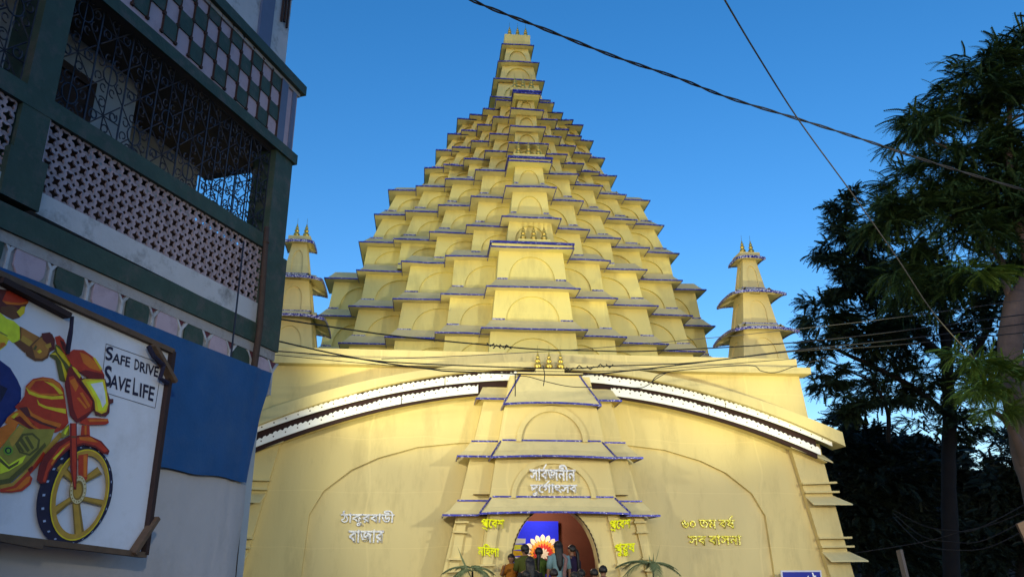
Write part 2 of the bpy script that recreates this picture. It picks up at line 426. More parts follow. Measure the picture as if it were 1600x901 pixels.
def lace(zc, q, hh, spans, y):
    for (x0, x1) in spans:
        n = int(abs(x1 - x0) * 60)
        mb = MB(); rings = []
        for i in range(n + 1):
            x = x0 + (x1 - x0) * i / n
            z = zc - q * x * x; h = hh - .0055 * abs(x)
            sc = .040 * abs(math.sin(x * math.pi / .11)) + .012 * abs(math.sin(x * math.pi / .045 + .4)) + .03 * noise.noise((x * 5, zc, 0))
            rings.append([(x, y, z - h), (x, y, z - .02 + sc), (x, y + .03, z - .02 + sc), (x, y + .03, z - h)])
        mb.loft(rings, 0)
        k = math.ceil(min(x0, x1) / .26)
        while k * .26 < max(x0, x1):
            x = k * .26; z = zc - q * x * x - .065
            mb.box((x - .014, y - .004, z - .014), (x + .014, y + .01, z + .014), 1); k += 1
        mb.build('lace_strip', [M['lace'], M['hole']], corn)
lace(5.85, .0312, .172, [(-7.0, -2.4), (-2.38, -.55), (.6, 4.4), (4.42, 7.0)], .655)
lace(5.615, .0328, .188, [(-6.72, -3.4), (-3.38, -1.6), (1.62, 4.0), (4.02, 6.72)], .735)

# corner pilasters with ledges
for s in (1, -1):
    p = MB()
    p.slab([(s*6.10, 1.07, 4.35), (s*6.68, 1.05, 1.5), (s*6.98, 1.04, 0), (s*7.52, 1.04, 0), (s*7.27, 1.05, 1.5), (s*6.88, 1.07, 4.3)], (0, .16, 0))
    po = p.build('corner_pilaster', M['wall'], temple)
    def xi(z): return 6.98 - .21 * z + .002 * z * z
    def xo(z): return 7.52 - .155 * z
    for z in (3.33, 3.13, 2.08, 1.88, .75, .55):
        l = MB(); l.bar((s*(xi(z) - .04), 1.0, z - .0), (s*(xo(z) + .13), 1.0, z + random.uniform(.0, .03)), .16, .045); l.build('ledge', M['wall'], po)
    for z in (2.82, 1.54, .2):
        l = MB(); a, b = s*(xi(z + .2) - .02), s*(xo(z + .2) + .03); c_, d_ = s*(xi(z) - .0), s*(xo(z) + .30)
        l.slab([(c_, .78, z), (d_, .78, z), (b, 1.05, z + .2), (a, 1.05, z + .2)], (0, .02, .035)); l.build('sloped_ledge', M['eave'], po)
    l = MB(); l.slab([(s*6.02, .80, 4.16), (s*7.04, .80, 3.80), (s*6.98, 1.07, 3.98), (s*6.04, 1.07, 4.32)], (0, .02, .04)); l.build('sloped_ledge', M['eave'], po)

# ---------------------------------------------------------------- corner turrets
for s in (1, -1):
    tx, ty = s * 6.45, 3.25
    t = MB()
    secs = [(6.2, .74), (7.72, .52), (8.78, .36), (9.9, .20)]
    hw = lambda z: .74 + (.20 - .74) * (z - 6.2) / 3.7
    zs = [6.2, 7.74, 8.80, 9.92]
    for a in range(3):
        z0, z1 = zs[a], zs[a+1]; h0, h1 = hw(z0), hw(z1)
        for q in range(4):
            M4 = Matrix.Rotation(math.pi / 2 * q, 3, 'Z')
            def fn(x, v, d, z0=z0, z1=z1, h0=h0, h1=h1, M4=M4):
                r = M4 @ Vector((x, -(h0 + (h1 - h0) * v) + d, 0)); return (tx + r.x, ty + r.y, z0 + (z1 - z0) * v)
            ww = (h0 + h1) / 2 * .55
            wall_with_arch(t, [(h0, 0), (h1, 1), (-h1, 1), (-h0, 0)], arch_pts(-ww, ww, 0, .45, .82), fn, .035)
    t.box((tx - .3, ty - .3, 9.94), (tx + .3, ty + .3, 10.12), 0)
    to = t.build('turret', [M['wall'], M['wall']], temple)
    for ze, h, rise in ((7.62, .90, .20), (8.74, .74, .18), (9.90, .40, .1)):
        ov = h - hw(ze) + .02
        ol = []
        for q in range(4):
            M4 = Matrix.Rotation(math.pi / 2 * q, 3, 'Z')
            for i in range(8):
                u = -1 + 2 * i / 8
                n_ = Vector((1 if i == 0 else 0, 1, 0)); pt_ = M4 @ Vector((u * h, -h, 0)); n_ = M4 @ n_
                ol.append((tx + pt_.x, ty + pt_.y, n_.x, n_.y))
        ol.append(ol[0])
        def zf(tt, x, y, h=h):
            u = min(abs(x - tx), abs(y - ty)) / h
            return -.10 * u ** 3 * (h / .9) + .03
        e = MB(); sweep(e, ol, [(0, ze), (0, ze + .025), (ov * .35, ze + .03 + rise * .15), (ov * .7, ze + .03 + rise * .5), (ov, ze + .03 + rise), (ov, ze + rise - .05), (ov * .6, ze + rise * .35)], zf); e.build('eave', M['eave'], to)
        e = MB(); sweep(e, ol, [(-.013, ze - .03), (-.013, ze + .045), (.012, ze + .045), (.012, ze - .03)], zf)
        if ze < 9:
            z = ze + rise + .06; k = hw(z) + .008
            for q in range(4):
                M4 = Matrix.Rotation(math.pi / 2 * q, 3, 'Z')
                a, b = M4 @ Vector((-k, -k, 0)), M4 @ Vector((k, -k, 0))
                w_ = MB(); w_.bar((tx + a.x, ty + a.y, z), (tx + b.x, ty + b.y, z), .02, .05); w_.build('wall_braid', M['trimw'], to)
        e.build('eave_trim', M['trimw'], to)
    pots(to, (tx - .12, tx + .14), ty - .08, 10.12, .92)

# ---------------------------------------------------------------- porch
PX = .07
porch = MB()
cy = lambda z: .02 + .055 * z
sy = lambda z: .42 + .06 * z
chw = lambda z: 1.80 - .11 * z - .007 * z * z      # centre half width
shw = lambda z: 2.72 - .23 * z                     # wing half width
# wings (front and sides)
for s in (1, -1):
    porch.add([(PX + s*(chw(0) - .3), sy(0), 0), (PX + s*shw(0), sy(0), 0), (PX + s*shw(5.5), sy(5.5), 5.5), (PX + s*(chw(5.5) - .3), sy(5.5), 5.5)], [(0, 1, 2, 3)])
    porch.add([(PX + s*shw(0), sy(0), 0), (PX + s*shw(0), FY + .1, 0), (PX + s*shw(5.5), FY + .1, 5.5), (PX + s*shw(5.5), sy(5.5), 5.5)], [(0, 1, 2, 3)])
    porch.add([(PX + s*chw(z), y, z) for z, y in ((0, cy(0)), (0, FY), (2.8, FY), (5.7, FY), (5.7, cy(5.7)), (2.8, cy(2.8)))], [(0, 1, 2, 3, 4, 5)])
# centre front with the entrance arch
ar = [(PX - .95, 0), (PX - .95, 1.4)] + [(PX - .95 * math.cos(math.pi * k / 20), 1.4 + 1.32 * math.sin(math.pi * k / 20)) for k in range(1, 20)] + [(PX + .95, 1.4), (PX + .95, 0)]
fn = lambda x, v, d: (x, cy(v) + d, v)
poly = [fn(x, v, 0) for x, v in ar] + [fn(PX + chw(z), z, 0) for z in (0, 1.4, 2.8, 4.2, 5.7)] + [fn(PX - chw(z), z, 0) for z in (5.7, 4.2, 2.8, 1.4, 0)]
porch.add(poly, [tuple(range(len(poly)))])
n = len(ar)
porch.add([fn(x, v, 0) for x, v in ar] + [fn(x, v, .34) for x, v in ar], [(i, i+1, n+i+1, n+i) for i in range(n-1)])
po = porch.build('porch', M['wall'], temple)
bd = MB(); rg_ = []
for i in range(171):
    t_ = i / 170; a = math.pi * (.03 + .94 * t_); sc_ = .012 + .016 * abs(math.sin(t_ * math.pi * 34))
    rg_.append([(PX - (.955 + e_) * math.cos(a), cy(1.4 + 1.325 * math.sin(a)) + dy_, 1.4 + (1.325 + e_) * math.sin(a)) for e_, dy_ in ((0, -.03), (sc_, -.03), (sc_, .02), (0, .02))])
bd.loft(rg_)
bd.build('arch_beading', M['dark'], po)

def porch_eave(zb, zt, hb, ht, yb, yt, bow, yback, xs=None, name='porch_eave'):
    ov = yt - yb; k = (hb - ht) / ov
    n = 12
    if xs is None:
        ol = [(PX - hb, yback, k, 0), (PX - hb, yb, k, 1)] + [(PX - hb + 2 * hb * i / n, yb, k * (1 - 2 * i / n), 1) for i in range(1, n)] + [(PX + hb, yb, -k, 1), (PX + hb, yback, -k, 0)]
    else:
        s, xin = xs
        ol = [(PX + s * xin, yb, 0, 1), (PX + s * (xin + hb) / 2, yb, -s * k * .3, 1), (PX + s * hb, yb, -s * k, 1), (PX + s * hb, yback, -s * k, 0)]
    def zf(tt, x, y): return bow * (1 - ((x - PX) / hb) ** 2) if abs(y - yb) < .01 else 0
    H = zt - zb
    e = MB(); sweep(e, ol, [(0, zb), (0, zb + .025), (ov * .5, zb + H * .42), (ov, zt), (ov + .02, zt - .03), (ov * .5, zb + H * .42 - .03)], zf)
    eo = e.build(name, M['eave'], po)
    t = MB(); sweep(t, ol, [(-.014, zb - .012), (-.014, zb + .030), (.014, zb + .034), (.012, zb - .012)], zf)
    if xs is None:          # braid up both hips
        for s in (1, -1):
            hp_ = MB(); hp_.bar((PX + s * (hb + .005), yb, zb + .03), (PX + s * (ht + .005), yt, zt + .01), .03, .03); hp_.build('hip_braid', M['trim'], po)
    t.build('porch_eave_trim', M['trim'], po)
    return eo
def top_braid(z, spans, y):
    for a, b in spans:
        t = MB(); t.bar((PX + a, y, z), (PX + b, y, z), .03, .035); t.build('wall_braid', M['trim'], po)
for (zb, zt, hb, ht, dy, bow, zsb, zst, hsb, hst) in ((2.54, 2.90, 1.65, 1.39, .30, .035, 2.53, 2.84, 2.44, 2.14), (3.75, 4.15, 1.41, 1.17, .28, .04, 3.82, 4.18, 2.14, 1.84), (4.95, 5.72, 1.12, .70, .28, .05, 5.16, 5.50, 1.73, 1.56)):
    porch_eave(zb, zt, hb, ht, cy(zb) - dy, cy(zt) + .01, bow, FY - .05)
    for s in (1, -1):
        porch_eave(zsb, zst, hsb, hst, sy(zsb) - .26, sy(zst) + .01, 0, FY + .02, (s, ht - .35))
top_braid(2.93, [(-1.36, -.95), (-.84, .84), (.95, 1.36)], cy(2.93) - .01)
top_braid(4.18, [(-1.14, -.82), (-.7, .7), (.82, 1.14)], cy(4.18) - .01)
for s in (1, -1):
    top_braid(2.87, [(s * 1.40, s * 2.12)], sy(2.87) - .01); top_braid(4.21, [(s * 1.2, s * 1.82)], sy(4.21) - .01)
def arch_band(r0, r1, h0, h1, zb):
    b = MB(); n = 24
    for d, flip in ((-.06, 0),):
        o = [fn(PX - r1 * math.cos(math.pi * k / n), zb + h1 * math.sin(math.pi * k / n), d) for k in range(n + 1)]
        i_ = [fn(PX - r0 * math.cos(math.pi * k / n), zb + h0 * math.sin(math.pi * k / n), d) for k in range(n + 1)]
        o2 = [(x, y + .07, z) for x, y, z in o]; i2 = [(x, y + .07, z) for x, y, z in i_]
        b.loft([[o[k], i_[k], i2[k], o2[k]] for k in range(n + 1)])
    b.build('arch_band', M['wall'], po)
arch_band(.85, .95, .76, .90, 2.90)
arch_band(.71, .82, .70, .83, 4.15)
# entrance pilasters with ledges
for s in (1, -1):
    for (xa, xb, yy, zs) in ((1.30, 1.52, cy, (.95, 1.25, 1.5)), (2.0, 2.2, sy, (2.40, 2.18, 1.62, 1.38, .75, .5))):
        off = lambda z: (1.9 - z) * .17
        p = MB(); a0, a1 = PX + s*(xa + off(0)), PX + s*(xb + off(0)); b0, b1 = PX + s*(xa + off(2.6)), PX + s*(xb + off(2.6))
        p.slab([(a0, yy(0) - .07, 0), (a1, yy(0) - .07, 0), (b1, yy(2.6) - .07, 2.6), (b0, yy(2.6) - .07, 2.6)], (0, .09, 0))
        pp = p.build('entrance_pilaster', M['wall'], po)
        for z in zs:
            l = MB(); l.bar((PX + s*(xa + off(z) - .05), yy(z) - .1, z), (PX + s*(xb + off(z) + .05), yy(z) - .1, z + random.uniform(-.02, .02)), .12, .04); l.build('ledge', M['wall'], pp)
t = MB(); t.box((PX - .78, cy(5.7) - .06, 5.72), (PX + .78, 1.0, 5.775)); t.box((PX - .34, cy(5.7) - .03, 5.775), (PX + .34, .75, 5.87)); cap = t.build('porch_cap', M['wall'], po)
pots(cap, (PX - .27, PX, PX + .28), cy(5.7) + .12, 5.87, .92)

# hall behind the arch
M['maroon'] = mat('maroon_hall_cloth', (.13, .045, .03), .85, .2, 3, .3, 12)
hl = MB()
x0, x1, y0, y1, zt = -1.7, 1.85, .42, 3.4, 3.0
hl.add([(x0, y1, .3), (x1, y1, .3), (x1, y1, zt), (x0, y1, zt)], [(0, 1, 2, 3)])
hl.add([(x1 - .65, y0, .3), (x1, y1, .3), (x1, y1, zt), (x1 - .65, y0, zt)], [(0, 1, 2, 3)])
hl.add([(x0 + .65, y0, .3), (x0, y1, .3), (x0, y1, zt), (x0 + .65, y0, zt)], [(0, 1, 2, 3)])
hl.add([(x0, y0, zt), (x1, y0, zt), (x1, y1, zt), (x0, y1, zt)], [(0, 1, 2, 3)])
hl.build('entrance_hall', M['maroon'], temple)
st = MB(); st.box((-1.9, -1.1, 0), (2.05, 3.5, .34)); st.box((-2.1, -1.45, 0), (2.25, -1.1, .17)); st.build('entrance_platform', mat('platform_cloth', (.25, .08, .06), .9), temple)
hlight = bpy.data.lights.new('hall_lamp', 'POINT'); hlight.energy = 34; hlight.color = (1, .82, .6); hlight.shadow_soft_size = .1
ho = bpy.data.objects.new('hall_lamp', hlight); S.collection.objects.link(ho); ho.location = (.1, 2.3, 2.75)

# blue backdrop with a lotus medallion, yellow ornament beside it
M['blue'] = mat('blue_backdrop_cloth', (.008, .02, .72), .8, .15, 20, .1, 80)
b = MB(); b.box((-1.3, 3.2, .34), (.65, 3.25, 2.56))
bo = tag(b.build('backdrop', M['blue']), 'bright blue backdrop panel seen through the entrance arch, behind the lotus medallion', 'backdrop')
M['petal'] = mat('white_petal', (.85, .78, .66), .7); M['orange'] = mat('orange_petal', (.85, .40, .06), .7); M['red'] = mat('red_petal', (.65, .04, .04), .7); M['cream'] = mat('cream_petal', (.85, .62, .3), .7)
lo = thing('lotus_medallion', 'round white, orange and red lotus medallion on the blue backdrop inside the arch', 'medallion', (.24, 3.15, 1.76))
def petals(name, r0, r1, n, y, m, wf=.55):
    q = MB()
    for i in range(n):
        a = 2 * math.pi * (i + .5) / n
        def pt(r, da): return (.24 + r * math.cos(a + da), y, 1.76 + r * math.sin(a + da))
        da = math.pi / n
        q.slab([pt(r0, -da * .8), pt(r0 + (r1 - r0) * .55, -da * wf * 1.6), pt(r0 + (r1 - r0) * .8, -da * .55), pt(r1, 0), pt(r0 + (r1 - r0) * .8, da * .55), pt(r0 + (r1 - r0) * .55, da * wf * 1.6), pt(r0, da * .8)], (0, .03, 0))
    q.build(name, m, lo)
petals('outer_petals', .30, .48, 18, 3.165, M['petal'])
petals('middle_petals', .20, .345, 24, 3.13, M['orange'])
petals('inner_petals', .12, .26, 20, 3.10, M['red'])
petals('heart_petals', .0, .15, 10, 3.07, M['petal'])
q = MB(); q.lathe([(.31, 0), (.31, .02)], (0, 0, 0), 28)
q.v = [(.24 + x, 3.17 - z, 1.76 + y) for x, y, z in q.v]; q.build('medallion_disc', M['cream'], lo)
yo = MB()
for i in range(9):
    z = .9 + i * .13
    yo.slab([(-.95 + .10 * math.sin(i * 2.1), .75, z), (-.50 - .05 * (i % 2), .75, z + .02), (-.55 + .06 * math.sin(i), .75, z + .12), (-.9, .75, z + .13)], (0, .04 + .004 * (i % 3), 0), i % 3)
tag(yo.build('garland_panel', [mat('marigold', (.85, .42, .02), .8, .3, 30), mat('yellow_garland', (.9, .72, .05), .8, .3, 30), M['petal']]), 'yellow and orange garland panel just inside the left edge of the entrance arch', 'garland')
# ================================================================ house on the left
H_O = Vector((-4.982, -6.809, 0)); H_D = Vector((0.40607, 0.91384, 0)); H_N = Vector((0.91384, -0.40607, 0))
_SL = [(3.0, 0), (3.9, .05), (4.2, .055), (4.33, .045), (4.6, .03), (4.9, .012), (5.7, 0), (5.92, 0), (7.3, .045), (8.44, .09), (8.7, .10), (20, .10)]
def lean(z):                   # the old house has settled: its long lines are not quite level
    for (z0, k0), (z1, k1) in zip(_SL, _SL[1:]):
        if z0 <= z <= z1: return k0 + (k1 - k0) * (z - z0) / (z1 - z0)
    return 0
def hp(a, n, z):
    z = z + lean(z) * min(max(a, 0), 5)
    return H_O - H_D * a + H_N * n + Vector((0, 0, z))       # a: along the front towards the street end, n: outwards
def hp0(a, n, z): return H_O - H_D * a + H_N * n + Vector((0, 0, z))
class HB(MB):
    def hbox(s, a0, a1, n0, n1, z0, z1, mi=0):
        return s.hexa([hp(a0,n0,z0), hp(a1,n0,z0), hp(a1,n1,z0), hp(a0,n1,z0), hp(a0,n0,z1), hp(a1,n0,z1), hp(a1,n1,z1), hp(a0,n1,z1)], mi)
M['hwhite'] = mat('stained_whitewash', (.50, .49, .52), .9, .12, 4, .25, 25, dirt=(.11, .11, .11), dirt_amt=.95, dirt_scale=2.2)
M['hledge'] = mat('old_cement_ledge', (.36, .33, .33), .9, .2, 6, .4, 30, dirt=(.10, .08, .08), dirt_amt=.8, dirt_scale=3)
M['hgreen'] = mat('dark_green_paint', (.036, .062, .048), .6, .35, 5, .25, 20, dirt=(.11, .09, .085), dirt_amt=.8, dirt_scale=4)
M['hpink'] = mat('faded_pink_paint', (.46, .35, .41), .85, .12, 6, .15, 30, dirt=(.2, .14, .15), dirt_amt=.4, dirt_scale=5)
M['hlat'] = mat('pink_grey_lattice_paint', (.36, .28, .31), .9, .15, 9, .2, 30, dirt=(.1, .07, .07), dirt_amt=.6, dirt_scale=6)
M['hmaroon'] = mat('maroon_paint', (.13, .035, .05), .8, .2, 8)
M['hiron'] = mat('blue_black_iron', (.025, .03, .05), .5, .2, 20, metal=.2)
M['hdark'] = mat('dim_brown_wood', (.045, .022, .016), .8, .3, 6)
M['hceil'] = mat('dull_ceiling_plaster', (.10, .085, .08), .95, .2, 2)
M['hback'] = mat('pale_balcony_plaster', (.40, .42, .45), .9, .15, 2, dirt=(.2, .2, .2), dirt_amt=.5)
M['hblue'] = mat('blue_grey_band', (.11, .15, .25), .8, .15, 5)
house = thing('balcony_house', 'white, pink and green house with a lattice and iron grill balcony, on the left', 'house', hp(0, 0, 0))
A_END = 11.0
b = HB()
b.hbox(.25, A_END, -1.45, -9, 0, 7.3)           # body behind the balcony
b.hbox(2.35, A_END, -.72, -1.449, 4.66, 7.299)
b.hbox(.10, A_END, -.02, -1.45, 0, 3.9)         # ground floor
house_body = b.build('house_wall', M['hback'], house)
b = HB(); b.hbox(.16, A_END, -.14, -9, 8.66, 13.2); up = b.build('upper_wall', M['hwhite'], house)
b = HB(); b.hbox(.62, .92, -.10, -.139, 8.66, 13.2); b.build('pilaster_band', M['hblue'], up)
b = HB()
for i in range(3): b.tube([hp(.26 + i * .075, -.11, 9.55 + .05 * (i % 2)), hp(.26 + i * .075, -.11, 12)], .02, 6)
b.hbox(.18, .48, -.08, -.139, 10.15, 10.3)
b.build('pipe_bundle', M['hdark'], up)
b = HB(); b.hbox(.55, A_END, -.06, -.139, 8.66, 8.80); b.build('wall_skirting', M['hledge'], up)
# floor beam, ledges
b = HB(); b.hbox(-.06, A_END, .08, -1.5, 4.33, 4.60); b.build('floor_beam', M['hgreen'], house)
b = HB(); b.hbox(-.03, A_END, .05, -.3, 4.20, 4.327); fl = b.build('floor_ledge', M['hledge'], house)
b = HB(); b.hbox(.0, A_END, .02, -.25, 3.70, 4.197); fz = b.build('oval_frieze', M['hledge'], house)
import itertools
na = 0
a = .22
while a < 6.2:
    q = HB(); n = 14
    ring = [(.185 * math.cos(2*math.pi*k/n), .185 * math.sin(2*math.pi*k/n)) for k in range(n)]
    ring = [(max(-.172, min(.172, x)), max(-.165, min(.165, y))) for x, y in ring]
    q.slab([hp(a + x, .022, 4.015 + y) for x, y in ring], H_N * .022)
    q.build('frieze_oval', M['hgreen'] if na % 2 else M['hpink'], fz)
    q = HB(); y_ = .045
    q.slab([hp(a - .25, y_, 3.72), hp(a - .22, y_, 3.72), hp(a - .22, y_, 4.035), hp(a - .10, y_, 4.19), hp(a - .135, y_, 4.19), hp(a - .235, y_, 4.065), hp(a - .335, y_, 4.19), hp(a - .37, y_, 4.19), hp(a - .25, y_, 4.035)], H_N * -.04)
    q.build('frieze_moulding', M['hwhite'], fz)
    q = HB(); q.slab([hp(a - .315, .022, 4.188), hp(a - .155, .022, 4.188), hp(a - .235, .022, 4.085)], H_N * .01); q.build('frieze_triangle', M['hmaroon'], fz)
    a += .47; na += 1
# plinth under the lattice
b = HB(); b.hbox(.30, 4.06, .03, -.14, 4.60, 4.90); b.hbox(4.42, 8.9, .03, -.14, 4.60, 4.90); b.build('balcony_plinth', M['hwhite'], house)
# pierced lattice panels
def lattice(a0, a1, z0, z1, nrows):
    q = HB(); ch = (z1 - z0) / nrows; nc = max(1, round((a1 - a0) / (ch * 1.02))); cw = (a1 - a0) / nc
    K = 16
    for i in range(nc):
        for j in range(nrows):
            ca, cz = a0 + (i + .5) * cw, z0 + (j + .5) * ch
            rot = math.pi / 4 if (i + j) % 2 else 0
            outer, inner = [], []
            for k in range(K):
                t = 2 * math.pi * k / K + math.pi / K
                c, s_ = math.cos(t), math.sin(t); m_ = max(abs(c), abs(s_))
                outer.append((ca + c / m_ * cw / 2, cz + s_ / m_ * ch / 2))
                r = .335 + .115 * math.cos(4 * (t - rot))
                inner.append((ca + c * r * cw, cz + s_ * r * ch))
            vs = [hp(x, .0, z) for x, z in outer] + [hp(x, .008, z) for x, z in inner] + [hp(x, -.012, z) for x, z in inner]
            q.add(vs, [(k, (k+1) % K, K + (k+1) % K, K + k) for k in range(K)] + [(K + k, K + (k+1) % K, 2*K + (k+1) % K, 2*K + k) for k in range(K)])
    q.build('lattice_panel', M['hlat'], house, fix=False)
lattice(.42, 4.06, 4.90, 5.72, 6)
lattice(4.42, 8.9, 4.90, 5.72, 6)
b = HB(); b.hbox(.42, 4.06, -.22, -.26, 4.66, 5.70); b.hbox(4.42, 8.9, -.22, -.26, 4.66, 5.70); b.build('lattice_shade_backing', M['hdark'], house)  # dark sheets added behind the lattice, standing for the shade in its holes
b = HB(); b.hbox(.36, .42, .0, -.1, 4.6, 5.72); b.hbox(4.06, 4.08, .03, -.1, 4.6, 5.72); b.build('lattice_frame', M['hpink'], house)
b = HB(); b.hbox(.2, 8.9, .05, -.16, 5.72, 5.92); b.build('balcony_rail', M['hgreen'], house)
# columns
for a0, a1 in ((-.02, .40), (4.08, 4.40), (8.9, 9.25)):
    b = HB(); b.hbox(a0, a1, .045, -.34, 4.601, 7.3); c_ = b.build('balcony_column', M['hgreen'], house)
    b = HB(); b.hbox(a0 - .05, a1 + .05, .075, -.38, 4.602, 5.72 if a0 < 1 else 5.2); b.build('column_base', M['hgreen'], c_)
# balcony floor, back wall doors, ceiling slab
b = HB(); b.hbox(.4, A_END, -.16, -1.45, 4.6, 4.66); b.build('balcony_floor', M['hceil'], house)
for a0, a1 in ((3.1, 3.95), (4.95, 5.8), (7.0, 7.9)):
    b = HB(); b.hbox(a0, a1, -.68, -.719, 4.66, 6.75); d_ = b.build('door', M['hdark'], house)
    b = HB(); b.hbox(a0 - .08, a0, -.65, -.719, 4.66, 6.83); b.hbox(a1, a1 + .08, -.65, -.719, 4.66, 6.83); b.hbox(a0 - .08, a1 + .08, -.65, -.719, 6.751, 6.84); b.build('frame', M['hdark'], d_)
b = HB(); b.hbox(1.55, 1.95, -1.40, -1.449, 5.3, 6.9); w_ = b.build('window', M['hblue'], house)
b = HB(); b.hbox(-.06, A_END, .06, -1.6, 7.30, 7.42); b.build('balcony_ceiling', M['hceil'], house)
b = HB(); b.hbox(-.08, A_END, .085, .055, 7.28, 7.44); b.hbox(-.08, -.05, .085, -1.6, 7.28, 7.44); b.build('slab_edge', M['hgreen'], house)
b = HB(); b.hbox(.0, A_END, .03, -.14, 7.44, 8.44); para = b.build('checkered_parapet', M['hpink'], house)
ck = .2425
for i in range(26):
    for j in range(4):
        if (i + j) % 2 == 0: continue
        a0 = .46 + i * ck; z0 = 7.46 + j * ck
        q = HB(); q.slab([hp(a0 + .006, .031, z0 + .006), hp(a0 + ck - .006, .031, z0 + .006), hp(a0 + ck - .006, .031, z0 + ck - .006), hp(a0 + .006, .031, z0 + ck - .006)], H_N * .02)
        q.build('green_check', M['hgreen'], para)
for i in range(27):
    a0 = .46 + i * ck; L_, R_ = [], []
    for j in range(5):
        z = 7.46 + j * ck
        for dz, w_ in ((-.022, .004), (-.022, .022), (.022, .022), (.022, .004)):
            zz = min(8.435, max(7.45, z + dz)); L_.append(hp(a0 - w_, .031, zz)); R_.append(hp(a0 + w_, .031, zz))
    q = HB(); q.slab(L_ + R_[::-1], H_N * .03); q.build('check_rib', M['hdark'], para)
q = HB(); q.hbox(.30, .455, .031, .07, 7.44, 8.44); q.hbox(.06, .14, .031, .06, 7.44, 8.44); q.build('parapet_end', M['hblue'], para)
q = HB()
for i in range(7):
    z = 7.5 + i * .135; q.slab([hp(.0, -.02, z), hp(-.07, -.02, z + .05), hp(-.05, -.02, z + .12), hp(.0, -.02, z + .13)], -H_N * .1)
q.build('scalloped_edge', M['hledge'], para)
b = HB(); b.hbox(-.03, A_END, .06, -.2, 8.44, 8.50); b.build('parapet_ledge', M['hledge'], house)
b = HB(); b.hbox(-.10, A_END, .12, -.25, 8.50, 8.66); b.build('parapet_coping', M['hgreen'], house)

# wrought iron grill
def spiral(mb, pt, c, r, a0, turns, rad=.009, n=14):
    mb.tube([pt(c[0] + r * (1 - .55 * k / n) * math.cos(a0 + turns * 2 * math.pi * k / n), c[1] + r * (1 - .55 * k / n) * math.sin(a0 + turns * 2 * math.pi * k / n)) for k in range(n + 1)], rad, 4, cap=False)
def grill(u0, u1, z0, z1, pt):
    q = MB(); cell = .47
    nx = max(1, round((u1 - u0) / cell)); cw = (u1 - u0) / nx; nz = 3; ch = (z1 - z0) / nz
    for u in [u0 + cw * i / 2 for i in range(2 * nx + 1)]:
        q.tube([pt(u, z0), pt(u, z1)], .008 if round((u - u0) / cw * 2) % 2 else .011, 4)
    for z in (z0 + .02, z1 - .02): q.tube([pt(u0, z), pt(u1, z)], .012, 4)
    for i in range(nx):
        for j in range(nz):
            cu, cz = u0 + (i + .5) * cw, z0 + (j + .5) * ch
            if (i + j) % 2 == 0:
                for k in range(8):
                    t = math.pi * k / 4 + math.pi / 8 * 0
                    q.tube([pt(cu, cz), pt(cu + .5 * cw * math.cos(t) * (1.0 if k % 2 == 0 else 1.25), cz + .5 * ch * math.sin(t) * (1.0 if k % 2 == 0 else 1.25))], .008, 4)
                for k in range(4):
                    t = math.pi * k / 2 + math.pi / 4
                    spiral(q, pt, (cu + .30 * cw * math.cos(t + .4), cz + .30 * ch * math.sin(t + .4)), .062, t, 1.15)
            else:
                q.tube([pt(cu + .10 * math.cos(2*math.pi*k/12), cz + .10 * math.sin(2*math.pi*k/12)) for k in range(13)], .009, 4)
                for sx, sz in ((1, 1), (1, -1), (-1, 1), (-1, -1)):
                    q.tube([pt(cu + sx * .07, cz + sz * .07), pt(cu + sx * cw * .5, cz + sz * ch * .5)], .008, 4)
                    spiral(q, pt, (cu + sx * .33 * cw, cz + sz * .17 * ch), .055, sx * sz * 1.0, .9 * sx)
                    spiral(q, pt, (cu + sx * .14 * cw, cz + sz * .36 * ch), .05, sz * 2.0, -.8 * sz)
    q.build('iron_grill', M['hiron'], house, fix=False)
grill(.40, 4.08, 5.92, 7.28, lambda u, z: hp(u, -.06, z))
grill(4.40, 8.9, 5.92, 7.28, lambda u, z: hp(u, -.06, z))
grill(.36, 1.44, 5.92, 7.28, lambda u, z: hp(.08, -u, z))
b = HB(); b.hbox(.03, .14, -.34, -1.45, 4.6, 5.92); b.build('side_parapet', M['hwhite'], house)

# bamboo pole standing against the balcony
M['bamboo'] = mat('weathered_bamboo', (.06, .038, .03), .8, .3, 8, .3, 20)
p = MB(); p.tube([hp(.42, .065, 0), hp(.44, .065, 2), hp(.47, .09, 3.9), hp(.50, .14, 4.5), hp(.54, .14, 5.3), hp(.56, .13, 5.98)], [.05, .048, .046, .044, .042, .038], 8)
for z, a_ in ((4.7, .508), (5.25, .537), (5.75, .553)): p.lathe([(.042, -.015), (.049, 0), (.042, .015)], hp(a_, .138, z), 8)
tag(p.build('bamboo_pole', M['bamboo'], smooth=True), 'brown bamboo pole standing upright in front of the balcony end', 'pole')
p = MB(); p.tube([hp(.98, .10, 5.6), hp(1.0, .12, 4.6), hp(1.0, .12, 3.95)], .012, 5)
tag(p.build('drain_cord', M['hiron']), 'dark cord hanging down over the balcony plinth beside the bamboo pole', 'cord')

